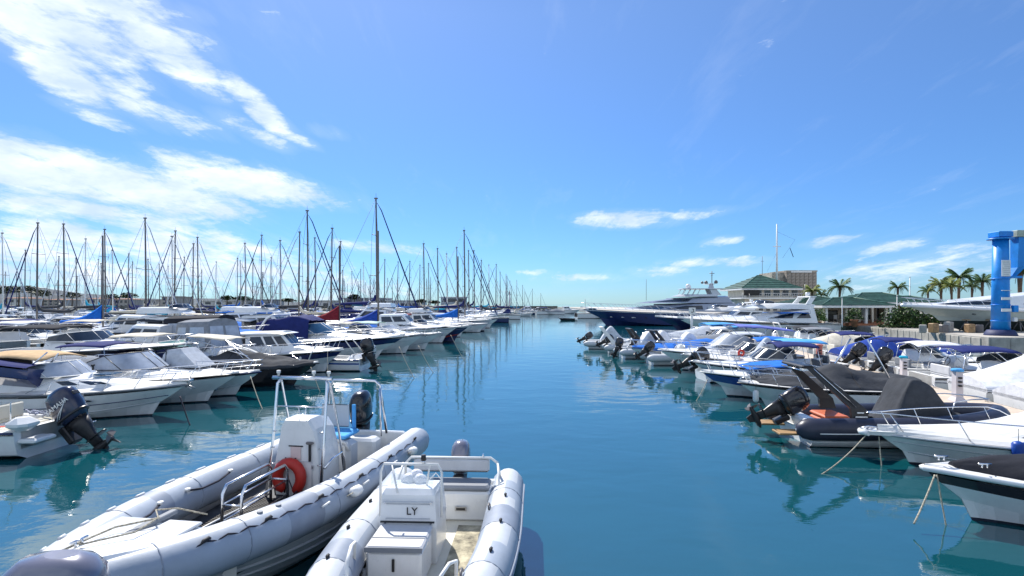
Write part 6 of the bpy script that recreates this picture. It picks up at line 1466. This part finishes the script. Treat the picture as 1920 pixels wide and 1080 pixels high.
# ---------------------------------------------------------------- sailing boats: prototypes with a 12 m mast
def sailboat(name, label, hm, covm, jibm, stripe=None, spread=2, boom=True, hood=None):
    o = thing(name, label, 'sailboat'); H = Hull(9.6, 3.0, 1.05, 1.25, rake=1.2, st=.75, full=.35, pw=2., draft=.4)
    H.mesh(hm, antir if hm is white else antif, stripe, (.8,.93), nt_=10, nl=4).build('hull', o); H.deck(deckw, tc=.32, w=.45, sole=.5, nt_=8).build('deck', o)
    Hs = House(3.2, 7.2, 1.8, 1.08, 1.15, .38, rf=1.3, rr=.1, ins=.15, sf=.3, wf=.3, hb=.15); Hs.mesh(white, n=6).build('coachroof', o)
    q = MB(); Hs.pane(q, .12, .4, .3, .75, glass, n=3); Hs.pane(q, .46, .7, .3, .75, glass, n=3); q.build('cabin_window', o)
    mastm = whitep if hm is cream else (alu if covm is c_blue else alud); mx = 5.4; q = MB(); q.tube([(mx, 0, 1.2), (mx-.03, 0, 6.5), (mx-.1, 0, 12)], [.095, .09, .065], mastm, n=6); q.tube([(mx-.1,0,12),(mx-.1,0,12.45)], .014, alud, n=4); q.box((mx-.1, 0, 12), (.3, .12, .12), alud); q.build('mast', o)
    for k in range(spread):
        q = MB(); z = 1.2+10.8*(k+1)/(spread+1)+.3; wd = 1.0-.25*k; q.tube([(mx-.2, -wd, z), (mx-.03, 0, z), (mx-.2, wd, z)], .03, alud, n=4); q.build('spreader', o)
    q = MB()
    for sg in (1, -1): q.tube([(mx-.1, sg*1.35, 1.2), (mx-.2, sg*(1.0), 1.5+10.8/(spread+1)), (mx-.2, sg*(1.0-.25*(spread-1)), 1.5+10.8*spread/(spread+1)), (mx-.1, 0, 11.9)], .014, alud, n=3)
    q.tube([(.1, 0, 1.3), (mx-.1, 0, 12)], .016, alud, n=3); q.build('rigging', o)
    q = MB(); q.tube([(9.4, 0, 1.5), (9.2, 0, 1.9), (mx+.4, 0, 10.9), (mx, 0, 11.6)], [.02, .07, .045, .02], jibm, n=5); q.build('furled_headsail', o)
    if boom:
        q = MB(); q.tube([(mx-.15, 0, 2.35), (1.4, 0, 2.5)], .055, alud, n=5); b_ = q.build('boom', o)
        q = MB(); P = [(mx-.12, 0, 3.4), (mx-.3, 0, 2.9), (mx-.8, 0, 2.66), (3, 0, 2.63), (1.5, 0, 2.58)]; q.tube(P, [.09, .17, .17, .13, .07], covm, n=6); q.build('sail_cover', b_)
    if hood:
        Hd = House(2.1, 3.9, 1.9, 1.3, 1.4, .75, rf=.9, rr=.1, ins=.3, sf=.4, wf=.7, camber=.15); Hd.mesh(hood, n=6).build('spray_hood', o)
    H.rail(.8, .55, n_st=2, r=.02).build('pulpit', o)
    q = MB(); q.tube([(.9, -1.2, 1.1), (.9, -1.2, 1.7), (.1, -1.0, 1.7), (.1, 1.0, 1.7), (.9, 1.2, 1.7), (.9, 1.2, 1.1)], .02, steel, n=4)
    for sg in (1, -1):
        q.tube([(.9, sg*1.2, 1.7), (4, sg*1.42, 1.75), (7.7, sg*.75, 1.8)], .012, steel, n=3)
        for x_ in (2.4, 4, 5.8): q.tube([(x_, sg*(H.hb(x_/9.6)-.07), 1.1), (x_, sg*(H.hb(x_/9.6)-.07), 1.75)], .015, steel, n=3)
    q.build('guard_rail', o)
    return o
protos = [sailboat('sailboat', '', white, c_navy, c_navy, blueh, 2, True, c_navy), sailboat('sailboat', '', white, c_cream, c_lg, None, 1, True, c_cream),
          sailboat('sailboat', '', white, c_blue, c_char, redh, 2, True, None), sailboat('sailboat', '', navy, c_char, c_navy, whitep, 2, True, c_lg), sailboat('sailboat', '', cream, c_teal, c_lg, None, 1, True, c_blue)]
pdesc = [('white', 'navy'), ('white', 'cream'), ('white', 'bright blue'), ('navy', 'charcoal'), ('cream', 'turquoise')]
MAST = [(5,437,1),(10,510,0),(31,511,0),(47,469,-1),(70,418,0),(92,514,0),(110,481,-1),(120,420,1),(143,484,1),(160,448,-1),(163,506,0),(184,487,-1),(190,494,0),(197,430,1),(211,469,1),
 (241,476,-1),(248,491,0),(273,409,1),(278,486,1),(299,495,0),(315,499,0),(328,433,-1),(323,443,1),(345,482,0),(362,457,-1),(371,445,1),(378,506,0),(405,491,0),(445,484,-1),(451,489,1),(460,456,1),
 (474,486,-1),(490,441,-1),(493,511,0),(508,483,-1),(492,511,0),(526,451,1),(561,435,-1),(577,395,1),(591,446,1),(622,428,-1),(638,453,-1),(642,507,0),(660,509,1),(676,505,0),(682,493,0),(694,516,1),
 (706,372,1),(721,487,-1),(727,522,0),(746,491,-1),(768,490,0),(787,497,-1),(795,457,1),(804,494,1),(821,466,1),(838,476,1),(857,464,1),(871,432,1),(879,470,1),(889,470,0),(902,488,-1),(917,497,1),(930,496,-1),
 (938,510,1),(951,518,1),(956,527,-1),(969,536,1),(984,547,1),(998,542,-1),(1014,550,1)]
rnd = random.Random(11); used = []; first = {}
MAST.sort()
for i, (px, py, hd) in enumerate(MAST):
    hm_ = {372: 16.2, 395: 14.5, 409: 12.3}.get(py) or rnd.uniform(11, 14.5)
    if px > 960: hm_ = 11.5
    Yd = (hm_-CH)/((570-py)/1000); Yd = min(Yd, 182+rnd.uniform(-6, 6))
    if px > 905 and Yd < 120: Yd = 120
    hm_ = CH+(570-py)/1000*Yd
    k = rnd.choice([0, 0, 1, 1, 2, 3, 4])
    if k not in first: o = protos[k]; first[k] = 1
    else: o = copy_tree(protos[k])
    s_ = hm_/12.; a = 0 if hd > 0 or (hd == 0 and rnd.random() < .5) else pi
    a += rnd.uniform(-.12, .12); X_ = (px-960)/1000*Yd
    o.scale = (s_, s_, s_); o.rotation_euler = (0, 0, a); o.location = (X_-cos(a)*5.35*s_, Yd-sin(a)*5.35*s_, 0)
    tone = 'tallest mast' if py == 372 else ('tall bare mast' if py < 450 else ('bare mast' if py < 495 else 'short distant mast'))
    o['label'] = ('%s sailboat with %s sail cover under the tallest mast in view' % pdesc[k]) if py == 372 else '%s sailboat with %s sail cover under the %s mast from the left' % (pdesc[k][0], pdesc[k][1], ordw(i))
    o['category'] = 'sailboat'; o['group'] = 'sailboats in the left moorings'
    used.append((o.location.x, o.location.y, X_, Yd, s_))
# small far masts between the measured ones
tiny = []; fills = {}
for j in range(46):
    px = rnd.uniform(0, 1000) if j % 3 else rnd.uniform(440, 960); Yd = rnd.uniform(150, 186); hm_ = rnd.uniform(8.5, 12.5); k = rnd.choice([0, 1, 2, 3, 4]); o = copy_tree(protos[k]) if k in first else protos[k]; first[k] = 1
    s_ = hm_/12; a = rnd.choice([0, pi, pi/2, -pi/2])+rnd.uniform(-.1, .1); X_ = (px-960)/1000*Yd; o.scale = (s_,)*3; o.rotation_euler = (0, 0, a); o.location = (X_, Yd, 0)
    o['category'] = 'sailboat'; o['group'] = 'tiny distant sailboats'; tiny.append((px, pdesc[k], o))
for k in range(5):
    if k not in first: 
        for c in list(protos[k].children_recursive)+[protos[k]]: bpy.data.objects.remove(c)
# bright coloured mainsail covers standing up by the masts, seen over the motorboats
# ---------------------------------------------------------------- motorboats filling the left moorings
MP = []
def fill_proto(nm, **k):
    o = simple_cruiser('x', (0, 0), 0, **k); MP.append((o, nm)); return o
fill_proto('white cruiser with white canopy', L=8, B_=2.8, f0=1.05, f1=1.35, can=c_white, canz=2.4, rail=False)
fill_proto('white cruiser with navy canopy', L=8.5, B_=2.9, f0=1.1, f1=1.4, can=c_navy, canz=2.5, rail=False)
fill_proto('white flybridge cruiser', L=10, B_=3.3, f0=1.3, f1=1.7, hardtop=True, fl=True, rail=False)
fill_proto('white hardtop cruiser', L=9, B_=3., f0=1.2, f1=1.5, hardtop=True, rail=False)
fill_proto('navy hulled cruiser', L=8.5, B_=2.9, f0=1.1, f1=1.4, hm=navy, can=c_char, canz=2.5, rail=False)
fill_proto('white boat under a grey cover', L=7, B_=2.5, f0=.9, f1=1.1, cov=([(0,.4,2),(.35,1.,1.4),(.6,.6,1.4),(1,.03,2)], c_grey), rail=False)
fill_proto('white boat under a blue cover', L=7, B_=2.5, f0=.9, f1=1.1, cov=([(0,.4,2),(.35,1.,1.4),(.6,.6,1.4),(1,.03,2)], c_blue), rail=False)
fill_proto('cream cruiser with beige canopy', L=8, B_=2.8, f0=1.05, f1=1.35, hm=cream, can=c_cream, canz=2.4, rail=False)
occ = [(u[2], u[3], 4.5) for u in used]
rows_ = []
def free(x, y, r):
    for a_, b_, c in occ:
        if abs(x-a_) < (4.8+c*.9) and abs(y-b_) < 1.75: return False
    return True
cnt = {}; fi = 0; usedp = set()
yy = 30.
while yy < 186:
    step = 2.9+yy*.008
    xmax = lerp(-16.5, -8, clamp01((yy-38)/30)); xmin = -yy*.99-4
    if yy < 44: xmax = -19
    x = xmax-rnd.uniform(0, 3)
    while x > xmin:
        dens_ = 1 if yy < 80 else .8
        if rnd.random() < dens_ and free(x, yy, 5):
            k = rnd.choice([0, 0, 1, 1, 2, 3, 3, 4, 5, 6, 7, 0, 5]); pr, nm = MP[k]
            if yy > 105 and k in (2,): k = 3; pr, nm = MP[3]
            if k in usedp: o = copy_tree(pr)
            else: o = pr; usedp.add(k)
            a = rnd.choice([0, pi])+rnd.uniform(-.1, .1); s_ = rnd.uniform(.85, 1.12)
            o.scale = (s_,)*3; o.rotation_euler = (0, 0, a); o.location = (x-cos(a)*4*s_, yy-sin(a)*4*s_, 0); fi += 1
            zone = 'middle' if yy < 75 else 'far'
            side = 'left edge' if (x/yy*1000+960) < 320 else ('centre left' if (x/yy*1000+960) < 640 else 'channel end')
            o['category'] = 'motorboat'; o['group'] = nm.replace('boat', 'boats').replace('cruiser', 'cruisers')+' in the left moorings'; fills.setdefault((nm, zone, side), []).append((x/yy, o))
        x -= rnd.uniform(10.2, 13.)*(1 if yy < 90 else 1.5)
    yy += step
tiny.sort(key=lambda t_: t_[0])
for i, (px, pd, o) in enumerate(tiny): o['label'] = 'tiny distant %s sailboat, %s of the small masts from the left' % (pd[0], ordw(i))
for (nm, zone, side), ls in fills.items():
    for i, (_, o) in enumerate(sorted(ls, key=lambda t_: t_[0])): o['label'] = '%s, %s such from left in the %s berths, %s' % (nm, ordw(i), {'middle':'mid'}.get(zone, zone), side)
    if len(ls) == 1: ls[0][1]['label'] = 'only %s in the %s moorings at the %s' % (nm, zone, side)
# near the breakwater end, by the harbour mouth
for j, (px, py) in enumerate([(925,590),(945,589),(968,589),(985,590),(1005,590),(1025,589),(1042,588),(1058,590),(905,589),(885,590),(1080,597)]):
    x, y = W(px, py); k = (1, 0, 3, 5)[j % 4]; o = copy_tree(MP[k][0]); a = pi if j % 2 else .2; o.rotation_euler = (0, 0, a); s_ = 1.05; o.scale = (s_,)*3; o.location = (x, y, 0)
    o['label'] = 'small pale boat along the breakwater, %s from the left at the harbour mouth' % ordw(sorted([925,945,968,985,1005,1025,1042,1058,905,885,1080]).index(px)); o['group'] = 'pale boats along the breakwater'; o['category'] = 'motorboat'
for k, (pr, nm) in enumerate(MP):
    if k not in usedp:
        for c in list(pr.children_recursive)+[pr]: bpy.data.objects.remove(c)
x, y = W(1078, 601); o = mk('dinghy', 'small black dinghy floating near the superyacht bow', 'dinghy', (x, y), 0, 175); H = Hull(3.6, 1.4, .45, .6); H.mesh(blackh, blackh).build('hull', o); H.deck(black, tc=.7, sole=.15).build('deck', o)
# blue sail covers raised beside masts seen over the first row
def sailcover_boat(px, py, ybase, m, label, wd=30):
    y = ybase; x = px2x(px, y); zt = py2z(py, y)
    H = Hull(8.4, 2.7, .95, 1.1, rake=1.0, st=.75, full=.35); o = mk('sailboat', label, 'sailboat', (x, y), 4.6, 0)
    H.mesh(white, antif, blueh, (.8,.93), nt_=10, nl=4).build('hull', o); H.deck(deckw, tc=.3, w=.4, sole=.45, nt_=8).build('deck', o)
    Hs = House(2.8, 6.2, 1.6, 1., 1.05, .35, rf=1.2, ins=.15, sf=.3, wf=.3, hb=.12); Hs.mesh(white, n=6).build('coachroof', o)
    q = MB(); q.tube([(4.75, 0, 1.), (4.72, 0, 9.4)], .075, alud, n=6); q.build('mast', o)
    q = MB(); q.tube([(4.6, 0, 1.9), (1.0, 0, 2.0)], .05, alud, n=5); b_ = q.build('boom', o)
    q = MB(); rows = []
    for i in range(9):
        f = i/8; xx_ = 4.68-3.6*f; zt_ = 2.1+(zt-2.1)*(1-f)**2.2; rows.append([(xx_, -.16, 1.85), (xx_, -.13, lerp(1.85, zt_, .6)), (xx_, 0, zt_), (xx_, .13, lerp(1.85, zt_, .6)), (xx_, .16, 1.85)])
    q.grid(rows, m); q.build('sail_cover', b_)
sailcover_boat(190, 571, 46, c_blue, 'sailboat with a bright blue peaked mainsail cover left of centre crowd')
sailcover_boat(706, 580, 43, canvas('royal', (.02,.06,.32)), 'sailboat with royal blue peaked sail cover near the channel')
sailcover_boat(857, 578, 66, c_blue, 'sailboat with a blue mainsail cover farthest along the channel')
sailcover_boat(634, 573, 54, c_red, 'sailboat with a dark red peaked mainsail cover')
# last grey-white sailing hull beside the channel
H = Hull(11, 3.3, 1.25, 1.5, rake=1.0, st=.8, full=.4)
o = base('sailboat', 'grey white sailing yacht whose bow ends the left row', 'sailboat', W(911, 621), -6, H, mat('hull_pale_grey', (.5,.52,.58), .35), tc=.3, sole=.6, rub=cushg, bottom=antif, bz=.12)
Hs = House(3.4, 8, 2., 1.35, 1.45, .4, rf=1.5, ins=.15, sf=.3, wf=.3, hb=.15); Hs.mesh(white).build('coachroof', o); H.rail(.4, .55, n_st=6, r=.02).build('guard_rail', o)
# ---------------------------------------------------------------- far shore buildings and trees
wallm = [mat('far_wall_white', (.6,.6,.6), .8, var=.05, vscale=.3), mat('far_wall_ochre_hazed', (.42,.4,.38), .8, var=.05, vscale=.3), mat('far_wall_grey', (.35,.38,.42), .8, var=.05, vscale=.3)]  # ochre is greyed: distance haze mixed into the wall colour
tile = mat('far_roof_tile', (.3,.13,.08), .8, var=.15)
def far_house(px0, px1, pyt, y, m, label, storeys=2, red=False, dome_=False):
    x0, x1 = px2x(px0, y), px2x(px1, y); h = py2z(pyt, y)-1.3; w_ = x1-x0; o = thing('building', label, 'building', ((x0+x1)/2, y, 1.3))
    q = MB(); q.box((0, 6, h*.45), (w_, 12, h*.9), m); q.build('wall', o)
    q = MB()
    if red: q.loft([[(-w_/2-.4, -.4, h*.9), (w_/2+.4, -.4, h*.9), (w_/2+.4, 12.4, h*.9), (-w_/2-.4, 12.4, h*.9)], [(-w_/2+3, 5, h), (w_/2-3, 5, h), (w_/2-3, 7, h), (-w_/2+3, 7, h)]], tile, smooth=False)
    else: q.box((0, 6, h*.9+.2), (w_+.8, 12.8, .4), m); q.box((w_*.15, 6, h*.95), (w_*.4, 5, h*.1), m)
    q.build('roof', o)
    n = max(3, int(w_/4)); proto = None
    for s_ in range(storeys):
        for i in range(n):
            if proto is None: q = MB(); q.box((0, 0, 0), (w_/n*.5, .1, h*.9/storeys*.5), glass); proto = q.build('window', o); c = proto
            else: c = proto.copy(); sc.collection.objects.link(c)
            c.location = (-w_/2+(i+.5)*w_/n, -.06, h*.9/storeys*(s_+.5))
far_house(645, 722, 558, 215, wallm[2], 'long grey low building on the far shore behind the tallest mast', 2)
far_house(724, 790, 563, 215, wallm[0], 'low white building on the far shore right of the grey one', 1)
far_house(303, 330, 555, 232, wallm[1], 'ochre building on the far shore between crossing masts', 3)
far_house(268, 292, 561, 235, wallm[0], 'white far shore building left of the ochre one', 2)
far_house(380, 440, 563, 230, wallm[0], 'long white far shore building near the middle left', 2)
far_house(215, 240, 559, 240, wallm[1], 'small ochre far shore building with red roof', 2, True)
far_house(160, 190, 558, 235, wallm[0], 'white villa with red roof on the far shore', 2, True)
far_house(80, 110, 560, 238, wallm[1], 'ochre villa under the hills at far left', 3, True)
far_house(5, 40, 557, 236, wallm[0], 'white house at the extreme left of the far shore', 2, True)
far_house(462, 510, 561, 228, wallm[2], 'grey hall on the far shore centre left', 1)
far_house(565, 620, 563, 222, wallm[0], 'white hangar on the far shore beneath many masts', 1)
tw_ = thing('building', 'two storey harbour cafe building behind the last masts on the left', 'building', (px2x(850, 192), 192, 0)); q = MB(); q.box((0, 2, 3.5), (9, 4, 4.6), wallm[2]); q.build('wall', tw_); q = MB(); q.box((0, 2, 5.95), (10, 5, .3), wallm[0]); q.build('roof', tw_)
q = MB(); q.box((0,-.05,4.8),(8,.08,1.), glass); q.build('window', tw_); q = MB(); q.box((0, 2, .6), (10, 5, 1.3), conc); q.build('plinth', tw_); tw_.location.z = -.02
for j, (px, pyt, y, w_) in enumerate([(12,538,225,4),(35,536,225,4.5),(58,537,226,4),(80,545,224,3.5),(135,549,222,3.5),(208,552,224,4),(240,550,226,3.5),(455,556,220,3.5),(540,560,218,3),(664,553,212,2.4),(790,562,208,2.5),(815,564,205,2.5),(838,564,205,2),(425,555,224,3)]):
    x = px2x(px, y); h = py2z(pyt, y)-1.3
    o = thing('pine_tree', '%s umbrella pine from the left on the far shore' % ordw(j), 'tree', (x, y, 1.3), 0, 'umbrella pines on the far shore'); q = MB(); q.tube([(0,0,0),(.2,0,h*.6),(0,0,h*.85)], [.3,.22,.12], bark, n=5); q.build('trunk', o)
    q = MB(); r3 = random.Random(j)
    for i in range(260):
        a = r3.uniform(0, 2*pi); rr_ = sqrt(r3.random())*w_*(.8+.3*sin(a*3+j)); p = Vector((rr_*cos(a), rr_*sin(a), h*.8+r3.uniform(-.1, .25)*h*(1-(rr_/w_/1.2)**2)))
        e = Vector((r3.uniform(-1,1), r3.uniform(-1,1), r3.uniform(-.5,.5))).normalized()*.5; g = e.cross(Vector((0,.3,1))).normalized()*.4; q.add([p-e, p+g, p+e, p-g], [(0,1,2,3)], leafd)
    q.build('crown', o)
# engine over the boat under the viewpoint
ow = outboard(C, Tm(.12, 0, 1.2), 1.12, cwg, tilt=R(0))
